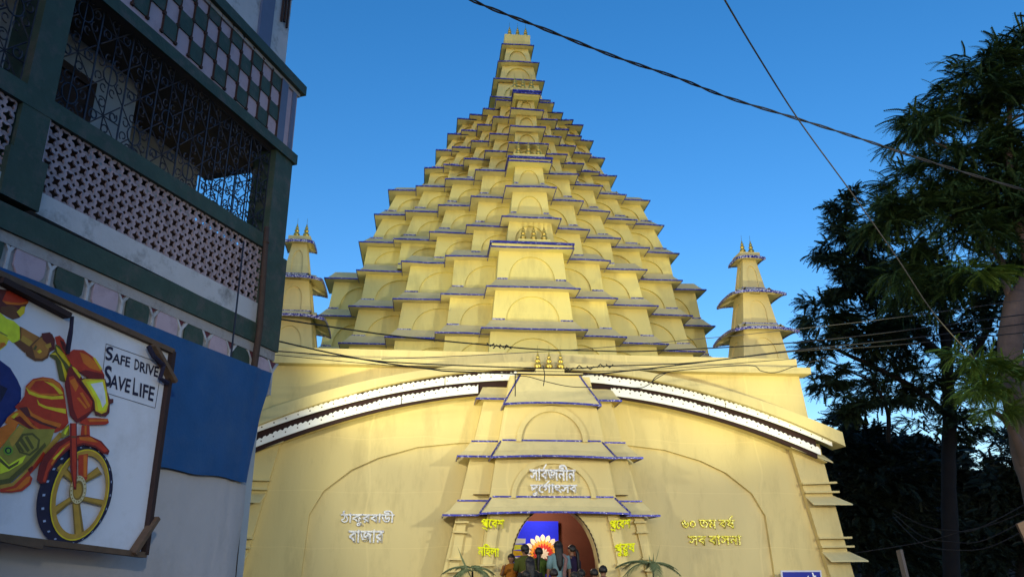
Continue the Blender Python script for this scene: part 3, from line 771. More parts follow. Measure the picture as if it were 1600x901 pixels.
# tarpaulin and grey cloth hung on the ground floor
def drape(a0, a1, z0, z1, n, na_, nz_, amp, seed, edge=None, bot=None):
    q = MB(); vs = []
    for i in range(na_ + 1):
        for j in range(nz_ + 1):
            u, v = i / na_, j / nz_
            a = a1 + (a0 - a1) * u
            z = z0 + (z1 - z0) * v + (bot(a) * (1 - v) if bot else 0)
            if edge: a += edge(v) * u ** 6
            w_ = amp * (noise.noise((a * 1.1 + seed, z * .35, seed)) + .45 * noise.noise((a * 4 + seed, z * .6, 3 + seed)) * (.3 + u ** 3 * 2.2))
            vs.append(hp(a, n + w_ + (u > .93) * -.03 * (u - .93) / .07, z))
    m_ = nz_ + 1
    q.add(vs, [(i*m_+j, (i+1)*m_+j, (i+1)*m_+j+1, i*m_+j+1) for i in range(na_) for j in range(nz_)])
    return q
M['tarp'] = mat('blue_tarpaulin', (.018, .085, .235), .72, .22, 3, .4, 30, spec=.2, dirt=(.06, .12, .24), dirt_amt=.5)
M['gcloth'] = mat('grey_cotton_sheet', (.47, .43, .44), .95, .08, 2, .35, 10, dirt=(.24, .22, .22), dirt_amt=.4)
def za(px, py, n):
    r = ray(px, py); t = ((H_O + H_N * n - CAM).dot(H_N)) / r.dot(H_N); P_ = CAM + r * t
    return -(P_ - H_O).dot(H_D), P_.z
(ta0, tz0), (ta1, tz1) = za(0, 416, .25), za(425, 582, .25)
tk = (tz0 - tz1) / (ta0 - ta1)
ZT = lambda a: tz1 + tk * (a - ta1)
(ua0, uz0), (ua1, uz1) = za(258, 731, .25), za(378, 750, .25)
uk = (uz0 - uz1) / (ua0 - ua1)
def ZB(a): return uz1 + uk * (a - ua1) + .012 * math.sin(a * 7) - (max(0, .30 - a) * .9)
e0, _ = za(425, 582, .25); e1, _ = za(389, 745, .25)
q = MB(); NA, NZ = 110, 18; vs = []
for i in range(NA + 1):
    for j in range(NZ + 1):
        u, v = i / NA, j / NZ
        a = 8.5 + (e0 + (e1 - e0) * (1 - v) - 8.5) * u
        z = ZB(a) * (1 - v) + ZT(a) * v
        f_ = max(0, 1 - (a - e0) / 1.1)
        w_ = .012 * noise.noise((a * 1.3, z * .5, 4)) + .006 * noise.noise((a * 6, z * 1.5, 2)) + f_ * .035 * noise.noise((a * 9, z * .7, 7))
        vs.append(hp0(a, .25 + w_ - .10 * f_ ** 3 * (1 - v), z))
m_ = NZ + 1
q.add(vs, [(i*m_+j, (i+1)*m_+j, (i+1)*m_+j+1, i*m_+j+1) for i in range(NA) for j in range(NZ)])
to_ = q.build('blue_tarpaulin', M['tarp'], smooth=True, fix=False)
tag(to_, 'blue tarpaulin hung along the ground floor of the balcony house', 'tarpaulin')
g0, _ = za(391, 748, .19); g1, _ = za(376, 901, .19)
q = MB(); vs = []
for i in range(NA + 1):
    for j in range(NZ + 1):
        u, v = i / NA, j / NZ
        z = 2.95 * v
        ed = g0 + (g1 - g0) * (2.6 - z) / 1.2 + .03 * math.sin(z * 5)
        a = 8.5 + (ed - 8.5) * u
        f_ = max(0, 1 - (a - ed) / .8)
        w_ = .02 * noise.noise((a * 1.1, z * .3, 14)) + .008 * noise.noise((a * 5, z * .5, 12)) + f_ * .04 * noise.noise((a * 9, z * .4, 17))
        vs.append(hp0(a, .19 + w_ - .06 * f_ ** 3, z))
q.add(vs, [(i*m_+j, (i+1)*m_+j, (i+1)*m_+j+1, i*m_+j+1) for i in range(NA) for j in range(NZ)])
to_ = q.build('grey_sheet', M['gcloth'], smooth=True, fix=False)
tag(to_, 'plain grey cloth sheet hung below the blue tarpaulin down to the ground', 'cloth')
# ================================================================ painted road-safety board
M['brd'] = mat('white_painted_board', (.68, .68, .76), .75, .05, 3, .1, 30, dirt=(.40, .38, .38), dirt_amt=.35, dirt_scale=2)
M['wood'] = mat('rough_batten_wood', (.12, .075, .05), .85, .3, 9, .3, 25)
M['wood2'] = mat('dark_batten_wood', (.035, .02, .02), .85, .3, 9)
BN = .52
def bp(px, py, off=0.0):       # point of the board seen at a pixel
    r = ray(px, py); t = ((H_O + H_N * (BN + off) - CAM).dot(H_N)) / r.dot(H_N); return CAM + r * t
sign = thing('safety_billboard', 'large white painted billboard of a rider on an orange motorcycle with safe driving lettering', 'billboard', hp(4, BN, 1.5))
corners = [bp(-190, 346), bp(266, 549), bp(222, 866), bp(-190, 815)]
b = MB(); b.slab([c - H_N * .03 for c in corners], H_N * .03); b.build('board', M['brd'], sign)
for i, (p, q, wd, mm) in enumerate(((corners[0], corners[1], .10, 'wood'), (corners[1], corners[2], .10, 'wood2'), (corners[2], corners[3], .10, 'wood'))):
    b = MB(); b.bar(p + H_N * .02, q + H_N * .02, .05, wd * .8, up=H_N, mi=0); b.build('frame_batten', M[mm], sign)
b = MB(); b.bar(bp(0, 437, .05), bp(106, 493, .05), .05, .09, up=H_N); b.build('frame_batten', M['wood2'], sign)
b = MB(); b.bar(bp(-10, 838, .05), bp(64, 852, .05), .05, .06, up=H_N); b.build('frame_batten', M['wood'], sign)
b = MB(); b.bar(bp(244, 808, .06), bp(207, 864, .06), .04, .09, up=H_N); b.build('frame_brace', M['wood'], sign)
b = MB(); b.bar(bp(238, 538, .06), bp(271, 596, .06), .04, .10, up=H_N); b.build('frame_brace', M['wood'], sign)
M['strap'] = mat('dark_strap', (.015, .013, .035), .8)
b = MB(); b.tube([bp(113, 494, .06), bp(111, 520, .07), bp(106, 552, .05)], .018, 5); b.tube([bp(113, 496, .06), bp(107, 525, .06), bp(104, 545, .04)], .010, 5)
b.build('hanging_strap', M['strap'], sign)
b = MB(); b.tube([bp(232, 540, .08), bp(240, 556, .09), bp(256, 570, .09), bp(250, 590, .07), bp(262, 598, .07)], .025, 6); b.build('tied_rag', M['strap'], sign)

PC = {'red': (.40, .035, .015), 'dred': (.15, .012, .012), 'org': (.55, .14, .015), 'yel': (.62, .46, .02), 'lyel': (.62, .66, .03), 'ol': (.26, .22, .035), 'dol': (.09, .08, .02), 'navy': (.012, .022, .13), 'blk': (.012, .010, .035),
      'skin': (.34, .14, .03), 'dskin': (.13, .05, .02), 'white': (.6, .62, .66), 'gold': (.40, .23, .035), 'dgold': (.20, .12, .025), 'mar': (.10, .02, .02), 'lblue': (.30, .36, .52), 'grn': (.15, .30, .03), 'cream': (.55, .47, .28)}
for k_, c_ in PC.items(): M['p_' + k_] = mat('paint_' + k_, tuple(x * 1.15 for x in c_), .6, .32, 11, .15, 30)
lay = [0]
def paint(name, polys, parent=None):
    q = MB(); names = []
    for col, pts in polys:
        lay[0] += 1
        if col not in names: names.append(col)
        o0 = .0015 + .0004 * lay[0]
        q.add([bp(x, y, o0) for x, y in pts], [tuple(range(len(pts)))], names.index(col))
    return q.build(name, [M['p_' + c] for c in names], parent or sign, fix=False)
def sc(ox, oy, s, pts): return [(ox + x / s, oy + y / s) for x, y in pts]
A = lambda *p: sc(0, 430, 6.006, p)
Bq = lambda *p: sc(0, 560, 6.433, p)
Cq = lambda *p: sc(0, 660, 4.29, p)
def thick(pts, w0, w1=None):
    w1 = w1 or w0; L, Rr = [], []
    for i, (x, y) in enumerate(pts):
        a = pts[max(0, i-1)]; b_ = pts[min(len(pts)-1, i+1)]; dx, dy = b_[0]-a[0], b_[1]-a[1]; l = math.hypot(dx, dy) or 1
        w_ = (w0 + (w1 - w0) * i / (len(pts) - 1)) / 2; L.append((x - dy/l*w_, y + dx/l*w_)); Rr.append((x + dy/l*w_, y - dx/l*w_))
    return L + Rr[::-1]
def ell(c, a, b_, t0=0, t1=360, n=40):
    return [(c[0] + a[0]*math.cos(R(t0+(t1-t0)*k/n)) + b_[0]*math.sin(R(t0+(t1-t0)*k/n)), c[1] + a[1]*math.cos(R(t0+(t1-t0)*k/n)) + b_[1]*math.sin(R(t0+(t1-t0)*k/n))) for k in range(n + (0 if t1 - t0 == 360 else 1))]
def ring(c1, a1, b1, c2, a2, b2, n=40):
    o, i_ = ell(c1, a1, b1, n=n), ell(c2, a2, b2, n=n)
    return [[o[k], o[(k+1) % n], i_[(k+1) % n], i_[k]] for k in range(n)]
# rider
paint('painted_rider', [
 ('navy', [(-60, 560), (0, 562), (16, 574), (27, 592), (33, 606), (33, 622), (24, 640), (10, 655), (0, 668), (-60, 700)]),
 ('blk', [(0, 600), (12, 606), (4, 622), (0, 628)]),
 ('lyel', A((-300, 250), (0, 345), (60, 400), (130, 425), (190, 480), (210, 550), (175, 615), (120, 630), (80, 600), (60, 650), (0, 700), (-300, 760))),
 ('yel', A((0, 540), (60, 570), (85, 600), (40, 650), (0, 680))), ('ol', A((0, 520), (70, 560), (75, 572), (0, 540))), ('org', A((0, 630), (40, 625), (60, 645), (0, 690))),
 ('mar', A((-120, 110), (30, 130), (90, 132), (180, 150), (250, 185), (270, 240), (240, 290), (215, 360), (180, 395), (120, 412), (60, 380), (0, 345), (-120, 300))),
 ('red', A((20, 235), (60, 150), (130, 135), (200, 158), (262, 205), (268, 245), (190, 265), (100, 262))),
 ('org', A((20, 235), (100, 250), (190, 258), (268, 240), (262, 262), (180, 276), (60, 268))),
 ('yel', A((155, 340), (205, 290), (238, 288), (230, 350), (190, 388))), ('dskin', A((10, 290), (120, 280), (170, 310), (150, 350), (175, 395), (120, 408), (60, 380), (0, 330))),
 ('dskin', A((185, 475), (370, 575), (350, 640), (300, 690), (230, 720), (130, 630), (190, 600))), ('skin', A((200, 480), (365, 575), (340, 630), (290, 660), (200, 590))), ('gold', A((215, 560), (310, 620), (280, 665), (190, 605))),
 ('dskin', A((230, 700), (300, 640), (330, 610), (380, 570), (420, 535), (490, 545), (515, 600), (515, 690), (470, 715), (450, 770), (400, 800), (330, 800), (250, 750))),
 ('skin', A((300, 660), (380, 580), (440, 600), (480, 640), (460, 690), (440, 750), (390, 780), (330, 770))), ('mar', A((390, 540), (470, 530), (510, 590), (515, 690), (470, 700), (440, 640), (400, 600))),
 ('gold', A((420, 650), (475, 630), (485, 665), (445, 685))), ('yel', A((345, 710), (375, 690), (395, 712), (370, 730))), ('dol', A((310, 690), (335, 650), (350, 665), (330, 700)))])
# motorcycle body
paint('painted_motorcycle', [
 ('red', A((515, 575), (560, 560), (600, 600), (640, 690), (635, 760), (590, 720), (530, 640))), ('mar', A((560, 600), (600, 620), (635, 700), (630, 745), (590, 690))),
 ('dol', A((460, 750), (520, 790), (560, 980), (650, 1010), (680, 960), (660, 820), (560, 660), (520, 640), (515, 700))), ('yel', A((470, 735), (530, 745), (570, 800), (620, 1010), (640, 1040), (660, 990), (590, 820), (520, 720))), ('yel', A((525, 660), (560, 690), (610, 740), (665, 830), (650, 850), (590, 780), (540, 720))),
 ('red', Bq((150, 480), (210, 420), (245, 370), (260, 270), (330, 200), (430, 180), (530, 195), (600, 240), (640, 300), (690, 640), (640, 700), (560, 740), (400, 720), (230, 560))),
 ('org', Bq((260, 290), (330, 215), (430, 190), (520, 200), (600, 250), (635, 340), (560, 370), (400, 360), (300, 330))), ('red', Bq((300, 300), (360, 220), (470, 215), (560, 270), (590, 350), (400, 345))),
 ('yel', Bq((255, 280), (300, 320), (400, 360), (530, 375), (635, 365), (640, 400), (520, 405), (380, 385), (290, 350))), ('yel', Bq((370, 400), (400, 445), (470, 475), (560, 490), (660, 500), (665, 550), (560, 525), (440, 490), (385, 460))), ('yel', Bq((440, 220), (530, 245), (600, 300), (640, 350), (600, 355), (540, 285))),
 ('mar', Bq((190, 490), (270, 480), (330, 560), (450, 620), (600, 660), (560, 700), (400, 650), (260, 570))), ('org', Bq((275, 480), (330, 545), (450, 605), (620, 650), (600, 690), (430, 635), (310, 570))),
 ('org', Bq((50, 640), (70, 590), (140, 530), (200, 510), (260, 570), (330, 660), (420, 720), (440, 770), (350, 740), (200, 650), (100, 660))), ('dred', Bq((120, 600), (200, 570), (300, 670), (420, 745), (340, 735), (200, 640))), ('yel', Bq((110, 580), (160, 540), (190, 545), (140, 600))),
 ('org', Bq((0, 690), (100, 640), (190, 635), (130, 760), (40, 850), (0, 900), (-200, 1000), (-200, 720))),
 # engine
 ('ol', Cq((-200, 300), (0, 180), (60, 95), (130, 10), (200, 40), (370, 40), (330, 150), (190, 300), (60, 400), (0, 440), (-200, 470))), ('gold', Cq((60, 110), (130, 20), (165, 35), (110, 130), (80, 160))), ('dol', Cq((100, 140), (150, 70), (220, 65), (270, 110), (260, 170), (200, 220), (130, 200))),
 ('ol', Cq((115, 145), (160, 85), (215, 80), (255, 115), (245, 165), (195, 205), (140, 190))), ('dol', Cq((130, 120), (150, 100), (200, 180), (185, 195))), ('dol', Cq((165, 95), (185, 85), (230, 165), (215, 178))), ('dol', Cq((110, 150), (125, 130), (165, 190), (150, 195))),
 ('lyel', Cq((0, 220), (60, 280), (120, 240), (175, 215), (150, 265), (60, 320), (0, 340))), ('dol', Cq((0, 230), (60, 290), (130, 250), (120, 275), (60, 310), (0, 260))), ('grn', sc(0, 660, 4.29, ell((55, 183), (32, 0), (0, 32), n=18))), ('blk', sc(0, 660, 4.29, ell((55, 183), (22, 0), (0, 22), n=18))), ('grn', sc(0, 660, 4.29, ell((56, 184), (13, 0), (0, 14), n=14))),
 ('dol', Cq((0, 380), (60, 370), (190, 250), (300, 130), (310, 150), (190, 290), (70, 400), (0, 420))), ('gold', Cq((0, 415), (80, 400), (200, 290), (400, 60), (430, 75), (230, 300), (90, 430), (0, 440))),
 ('red', Cq((0, 440), (90, 420), (210, 300), (290, 190), (310, 210), (250, 290), (200, 345), (218, 370), (205, 410), (150, 455), (80, 465), (0, 462))), ('org', Cq((30, 452), (110, 432), (180, 360), (205, 355), (195, 395), (140, 440), (80, 455))), ('dred', Cq((185, 310), (215, 285), (225, 300), (200, 335))),
 # fairing, lamp
 ('dred', Bq((650, 250), (690, 90), (740, 60), (820, 180), (940, 430), (960, 490), (860, 600), (770, 640), (700, 560))), ('red', Bq((690, 180), (740, 170), (800, 260), (930, 430), (910, 520), (780, 600), (740, 500))), ('org', Bq((700, 220), (750, 190), (790, 270), (760, 330))), ('org', Bq((800, 340), (830, 335), (910, 470), (890, 490))), ('org', Bq((770, 390), (795, 385), (880, 490), (860, 500))), ('yel', Bq((720, 75), (760, 90), (815, 170), (800, 195), (745, 120))),
 ('red', Bq((660, -40), (740, -95), (840, -90), (940, -20), (1000, 60), (1050, 160), (1050, 215), (900, 200), (800, 130), (720, 60))), ('org', Bq((840, 40), (900, 90), (960, 110), (1020, 130), (960, 30), (880, -40), (800, -70))), ('dred', Bq((800, 130), (860, 110), (1040, 150), (1050, 205), (900, 200))), ('yel', Bq((930, -20), (960, -10), (1030, 100), (1010, 110))),
 ('mar', Bq((805, 230), (835, 190), (1060, 200), (1080, 330), (1105, 400), (1140, 400), (1140, 440), (1105, 455), (1100, 540), (1060, 580), (960, 560), (940, 500), (930, 400))), ('yel', Bq((820, 215), (850, 200), (1050, 205), (1075, 330), (1090, 450), (1070, 530), (1020, 550), (960, 520), (950, 420), (880, 300))), ('lyel', Bq((860, 225), (1030, 215), (1060, 330), (1078, 460), (1050, 525), (990, 520), (970, 420), (920, 320))), ('white', Bq((910, 250), (1030, 230), (1055, 340), (1065, 440), (1030, 490), (1010, 420), (960, 330))),
 ('red', Bq((790, 640), (870, 590), (960, 590), (1085, 600), (1095, 640), (1060, 660), (860, 662))), ('org', Bq((880, 605), (1085, 605), (1080, 625), (900, 630))), ('red', Bq((820, 665), (900, 665), (905, 770), (810, 765))), ('org', Bq((850, 665), (870, 665), (870, 765), (850, 765))),
 ('ol', Bq((615, 740), (650, 690), (695, 650), (700, 760), (620, 800))), ('lyel', Bq((640, 750), (660, 700), (695, 670), (690, 690), (660, 760)))])
# wheel
wc, wa, wb = (116.6, 773), (59.5, -9), (8, -78)
rc, ra, rb = (124.5, 772), (46, -8), (7, -71)
ic, ia, ib = (126.0, 772), (38.5, -7), (6, -61)
tyre = [('blk', p) for p in ring(wc, wa, wb, rc, ra, rb)]
for k in range(44):
    t = 2 * math.pi * k / 44
    P = lambda f, tt: ((1-f)*(rc[0] + ra[0]*math.cos(tt) + rb[0]*math.sin(tt)) + f*(wc[0] + wa[0]*math.cos(tt) + wb[0]*math.sin(tt)), (1-f)*(rc[1] + ra[1]*math.cos(tt) + rb[1]*math.sin(tt)) + f*(wc[1] + wa[1]*math.cos(tt) + wb[1]*math.sin(tt)))
    if k % 2: tyre.append(('lblue', [P(.42, t), P(.62, t), P(.62, t + .05), P(.42, t + .05)]))
rimq = [('gold', p) for p in ring(rc, ra, rb, ic, ia, ib)] + [('yel', p) for p in ring(rc, ra, rb, (rc[0]+.4, rc[1]), (ra[0]*.96, ra[1]), (rb[0], rb[1]*.97))]
spk = []
for (p, q, a_, b_) in (((118, 752), (93, 728), 9, 15), ((128, 752), (156, 734), 8, 14), ((130, 778), (165, 786), 8, 11), ((119, 785), (124.5, 838), 12, 16), ((112, 778), (85, 798), 8, 13)):
    spk.append(('dgold', thick([p, q], a_, b_))); spk.append(('gold', thick([(p[0]-.8, p[1]-1), (q[0]-.8, q[1]-1.2)], a_ * .6, b_ * .6)))
lay[0] += 1
def paint_flat(name, polys):
    q = MB(); names = []; last = None
    for col, pts in polys:
        if col not in names: names.append(col); lay[0] += 1
        q.add([bp(x, y, .0015 + .0004 * lay[0]) for x, y in pts], [tuple(range(len(pts)))], names.index(col))
    q.build(name, [M['p_' + c] for c in names], sign, fix=False)
paint_flat('painted_tyre', tyre)
paint('painted_wheel', spk); paint_flat('painted_rim', rimq)
pts_ = []
for k in range(18):
    t = 2 * math.pi * k / 18; c = (524 + 46 * math.cos(t) + 4 * math.sin(t), 445 - 7 * math.cos(t) - 82 * math.sin(t)); pts_.append(('dgold', sc(0, 660, 4.29, ell(c, (4, 0), (0, 5), n=6))))

paint('painted_fork', [
 ('red', Cq((525, 215), (590, 205), (585, 370), (560, 400), (525, 380))), ('org', Cq((560, 215), (585, 215), (580, 360), (560, 360))),
 ('dgold', sc(0, 660, 4.29, ell((522, 448), (58, -8), (4, -98)))), ('cream', sc(0, 660, 4.29, ell((524, 445), (54, -8), (4, -94)))), ('dgold', sc(0, 660, 4.29, ell((524, 450), (36, -6), (3, -66)))), ('gold', sc(0, 660, 4.29, ell((520, 452), (28, -5), (2, -50))))] + pts_ + [
 ('dred', Cq((245, 380), (260, 290), (300, 210), (380, 130), (470, 85), (590, 78), (680, 120), (735, 185), (725, 212), (690, 205), (640, 165), (560, 145), (470, 170), (390, 240), (330, 330), (310, 400), (270, 405))), ('red', Cq((285, 390), (320, 270), (400, 160), (480, 105), (590, 85), (670, 125), (725, 185), (700, 195), (640, 150), (560, 130), (470, 155), (380, 230), (320, 330), (305, 395))), ('org', Cq((340, 270), (420, 160), (490, 118), (470, 140), (400, 200), (350, 285))), ('org', Cq((530, 92), (610, 95), (660, 130), (600, 122), (535, 112))), ('yel', Cq((350, 240), (420, 170), (440, 162), (370, 245))),
 ('dred', Cq((468, 0), (515, 0), (518, 300), (512, 445), (495, 445), (470, 300))), ('red', Cq((480, 0), (508, 0), (510, 300), (506, 430), (498, 430), (484, 300))), ('dskin', Cq((478, 85), (512, 85), (512, 100), (478, 100)))])
# hand-painted words: the corner points of the text field give its frame on the board
def text_mesh(body, bold=0.0, bevel=0.0):
    cu = bpy.data.curves.new('t', 'FONT'); cu.body = body; cu.offset = bold; cu.resolution_u = 4
    if bevel: cu.bevel_depth = bevel; cu.bevel_resolution = 0; cu.extrude = .02
    o = bpy.data.objects.new('t', cu); S.collection.objects.link(o)
    dg = bpy.context.evaluated_depsgraph_get(); dg.update()
    me = bpy.data.meshes.new_from_object(o.evaluated_get(dg))
    vs = [tuple(v.co) for v in me.vertices]; fs = [tuple(p.vertices) for p in me.polygons]
    bpy.data.objects.remove(o); bpy.data.curves.remove(cu); bpy.data.meshes.remove(me)
    return vs, fs
def word(mb, body, q, off):    # q: pixel corners bottom-left, bottom-right, top-right, top-left
    vs, fs = text_mesh(body, .022)
    x0 = min(v[0] for v in vs); x1 = max(v[0] for v in vs); y0 = min(v[1] for v in vs); y1 = max(v[1] for v in vs)
    c = [bp(*p, off) for p in q]
    out_ = []
    for x, y, z in vs:
        u, v = (x - x0) / (x1 - x0), (y - y0) / (y1 - y0)
        out_.append((c[0] * (1-u) + c[1] * u) * (1 - v) + (c[3] * (1-u) + c[2] * u) * v)
    mb.add(out_, fs)
D = lambda x, y: (140 + x / 5.63, 500 + y / 5.63)
q = MB()
word(q, 'S', [D(138, 348), D(200, 352), D(212, 232), D(146, 226)], .004)
word(q, 'AFE', [D(196, 366), D(352, 412), D(362, 325), D(208, 282)], .004)
word(q, 'D', [D(392, 432), D(436, 436), D(440, 350), D(400, 334)], .004)
word(q, 'RIVE', [D(440, 450), D(600, 500), D(612, 408), D(446, 360)], .004)
word(q, 'S', [D(128, 575), D(186, 585), D(200, 400), D(134, 392)], .004)
word(q, 'AVE', [D(172, 588), D(350, 640), D(368, 518), D(188, 470)], .004)
word(q, 'L', [D(376, 652), D(428, 664), D(420, 510), D(392, 500)], .004)
word(q, 'IFE', [D(438, 668), D(558, 712), D(578, 586), D(446, 548)], .004)
for a_, b_ in ((D(146, 204), D(640, 380)), (D(640, 380), D(576, 768)), (D(576, 768), D(160, 640)), (D(146, 204), D(118, 440))):
    q.add([bp(x, y, .0045) for x, y in thick([a_, b_], .8)], [(0, 1, 2, 3)])
q.build('painted_words', M['p_blk'], sign, fix=False)
# ================================================================ foam lettering on the temple
_gl = {}
def gw(t):
    vs, fs = text_mesh(t); return max(v[0] for v in vs)
def glyph(ch):
    if ch not in _gl:
        vs, fs = text_mesh(ch, .004, .024)
        base = 'ব'
        adv = gw(ch + base) - gw(base) if ch.strip() else .3
        _gl[ch] = (vs, fs, adv)
    return _gl[ch]
def layout(tokens):
    """tokens: glyphs in drawing order; REF = the hook over the letter before it, RA = the curl below it"""
    V, F, pen, last = [], [], 0, .5
    for tk_ in tokens:
        if tk_ == 'REF':
            q = MB(); q.slab([(pen - .44, .66, -.04), (pen - .32, .66, -.04), (pen - .06, .95, -.04), (pen - .20, .95, -.04)], (0, 0, .08)); vs, fs, adv = q.v, q.f, 0
            b = len(V); V += vs; F += [tuple(b + i for i in f) for f in fs]; continue
        if tk_ == 'RA':
            q = MB(); pts = [(pen - .62, -.02), (pen - .45, -.10), (pen - .28, -.06), (pen - .14, -.20)]
            [q.bar((x0_, y0_, 0), (x1_, y1_, 0), .08, .11) for (x0_, y0_), (x1_, y1_) in zip(pts, pts[1:])]
            b = len(V); V += q.v; F += [tuple(b + i for i in f) for f in q.f]; continue
        vs, fs, adv = glyph(tk_)
        b = len(V); V += [(x + pen, y, z) for x, y, z in vs]; F += [tuple(b + i for i in f) for f in fs]
        if tk_ == ' ': adv = .22
        pen += adv; last = adv
    return V, F
def lettering(name, label, lines, mname, thick_=.035, group=None):
    """lines: (tokens, x0, x1, z0, z1, y, roll): each line fills its own rectangle on the wall"""
    root = thing(name, label, 'lettering', ((lines[0][1] + lines[0][2]) / 2, lines[0][5], min(l[3] for l in lines)), group)
    for tokens, x0, x1, z0, z1, y, roll in lines:
        V, F = layout(tokens)
        a0, a1 = min(v[0] for v in V), max(v[0] for v in V); b0, b1 = min(v[1] for v in V), max(v[1] for v in V)
        q = MB(); cx_, cz_ = (x0 + x1) / 2, (z0 + z1) / 2
        P = []
        for vx, vy, vz in V:
            X = x0 + (vx - a0) / (a1 - a0) * (x1 - x0); Z = z0 + (vy - b0) / (b1 - b0) * (z1 - z0)
            X += .006 * noise.noise((X * 9, Z * 9, 3)); Z += .008 * noise.noise((X * 9, Z * 9, 8))
            P.append((X, y + thick_ * (.5 - vz / .044 * .5), Z + (X - cx_) * roll))
        q.add(P, F)
        q.build('letters', M[mname], root, fix=False)
    return root
T = list
lettering('title_lettering', 'two lines of white glitter Bengali letters inside the lower arch above the entrance', [(['স', 'া', 'ব', 'REF', 'জ', 'ন', 'ী', 'ন'], -.47, .57, 3.27, 3.63, .085, .0), (['দ', 'ু', 'র', '্', 'গ', 'ে', 'া', 'ৎ', 'স', 'ব'] if False else ['দ', 'ু', 'ে', 'গ', 'REF', 'া', 'ৎ', 'স', 'ব'], -.46, .60, 2.93, 3.27, .075, .0)], 'silver')
lettering('place_lettering', 'two lines of silver glitter Bengali letters on the left wall panel', [(['ঠ', 'া', 'ক', 'ু', 'র', 'ব', 'া', 'ড', 'ী'], -4.68, -3.46, 2.34, 2.70, 1.27, .0), (['ব', 'া', 'জ', 'া', 'র', 'ে'][:5], -4.48, -3.68, 1.98, 2.28, 1.265, .0)], 'silver', .045)
lettering('year_lettering', 'two lines of gold glitter Bengali letters on the right wall panel', [(['৬', '০', ' ', 'ত', 'ম', ' ', 'ব', 'র', 'REF', 'ষ'][:7] + ['ষ', 'REF'], 3.30, 4.62, 2.28, 2.60, 1.27, .0), (['স', 'ব', ' ', 'ব', 'া', 'স', 'ন', 'া'], 3.44, 4.75, 1.93, 2.16, 1.265, .0)], 'goldglit', .04)
lettering('entry_lettering', 'bright yellow Bengali word for entry, upper one left of the arch', [(['প', 'RA', 'ব', 'ে', 'শ'][:2] + ['ে', 'ব', 'শ'], -1.56, -1.04, 2.20, 2.48, .0, -.05)], 'neon', .05)
lettering('entry_lettering', 'bright yellow Bengali word for women, lower one left of the arch', [(['ম', 'ি', 'হ', 'ল', 'া'][:1] + ['ি', 'হ', 'ল', 'া'], -1.62, -1.15, 1.66, 1.93, .0, -.09)], 'neon', .05)
lettering('entry_lettering', 'bright yellow Bengali word for entry, upper one right of the arch', [(['প', 'RA', 'ে', 'ব', 'শ'], 1.27, 1.76, 2.19, 2.47, .0, .05)], 'neon', .05)
lettering('entry_lettering', 'bright yellow Bengali word for men, lower one right of the arch', [(['প', 'ু', 'র', 'ু', 'ষ'], 1.36, 1.83, 1.67, 1.95, .0, .06)], 'neon', .05)

# small blue notice at the right foot of the wall
nb = thing('notice_board', 'small blue notice board with a white border at the right wall foot', 'sign', (5.95, .85, 0))
q = MB(); q.box((5.44, .84, .85), (6.42, .87, 1.36)); q.build('board', mat('notice_white', (.6, .6, .66), .6), nb)
q = MB(); q.box((5.48, .833, 1.08), (6.38, .838, 1.325)); q.build('blue_field', mat('notice_blue', (.02, .03, .30), .6), nb)
q = MB()
for (x, w_) in ((5.62, .10), (5.80, .35)): q.box((x, .826, 1.09), (x + w_, .8325, 1.15))
q.slab([(6.18, .827, 1.31), (6.21, .827, 1.31), (6.23, .827, 1.25), (6.28, .827, 1.24), (6.25, .827, 1.20), (6.20, .827, 1.22)], (0, .005, 0)); q.slab([(6.06, .827, 1.22), (6.09, .827, 1.25), (6.10, .827, 1.18), (6.07, .827, 1.17)], (0, .005, 0)); q.slab([(6.30, .827, 1.2), (6.33, .827, 1.2), (6.32, .827, 1.14), (6.29, .827, 1.15)], (0, .005, 0))
q.build('lettering', M['lace'], nb)
q = MB(); q.box((5.5, .88, 0), (5.55, .92, 1.3)); q.box((6.3, .88, 0), (6.35, .92, 1.3)); q.build('legs', M['wood'], nb)

# ================================================================ overhead cables
M['cable'] = mat('black_cable', (.016, .015, .017), .6); M['cable2'] = mat('grey_cable', (.07, .065, .065), .6)
def smooth_path(pts, n=6):
    out_ = []
    for i in range(len(pts) - 1):
        p0, p1, p2, p3 = pts[max(0, i-1)], pts[i], pts[i+1], pts[min(len(pts)-1, i+2)]
        for k in range(n):
            t = k / n
            out_.append(.5 * ((2*p1) + (p2-p0)*t + (2*p0-5*p1+4*p2-p3)*t*t + (3*p1-p0-3*p2+p3)*t**3))
    return out_ + [pts[-1]]
def cable(label, px, y0, y1, r, m='cable', twist=0, group='overhead cables'):
    n = len(px); pts = [aty(x, y, y0 + (y1 - y0) * i / (n - 1)) for i, (x, y) in enumerate(px)]
    pts = smooth_path(pts, 8); q = MB()
    if twist:
        for ph in (0, math.pi):
            q.tube([p + Vector((0, math.cos(i * .9 + ph) * r * .9, math.sin(i * .9 + ph) * r * .9)) for i, p in enumerate(pts)], r * .75, 5)
    else: q.tube(pts, r, 5)
    return tag(q.build('overhead_cable', M[m], smooth=True, fix=False), label, 'cable', group)
cable('thick twisted black cable crossing the sky from the top centre down to the right trees', [(700, -18), (760, 10), (850, 45), (960, 88), (1060, 122), (1140, 153), (1245, 185), (1340, 215), (1430, 245), (1520, 273), (1640, 308)], -11, -7, .014, twist=1)
cable('thin straight cable slanting steeply from the top edge down into the right tree', [(1118, -25), (1180, 80), (1250, 190), (1330, 300), (1400, 400), (1460, 490), (1525, 562)], -12, -3, .010, 'cable2')
cable('black cable with a knotted join sagging across the tower foot, topmost of the bundle', [(425, 496), (586, 520), (673, 530), (770, 539), (840, 545), (920, 547), (1030, 547), (1290, 530), (1620, 488)], -5.2, -1, .014)
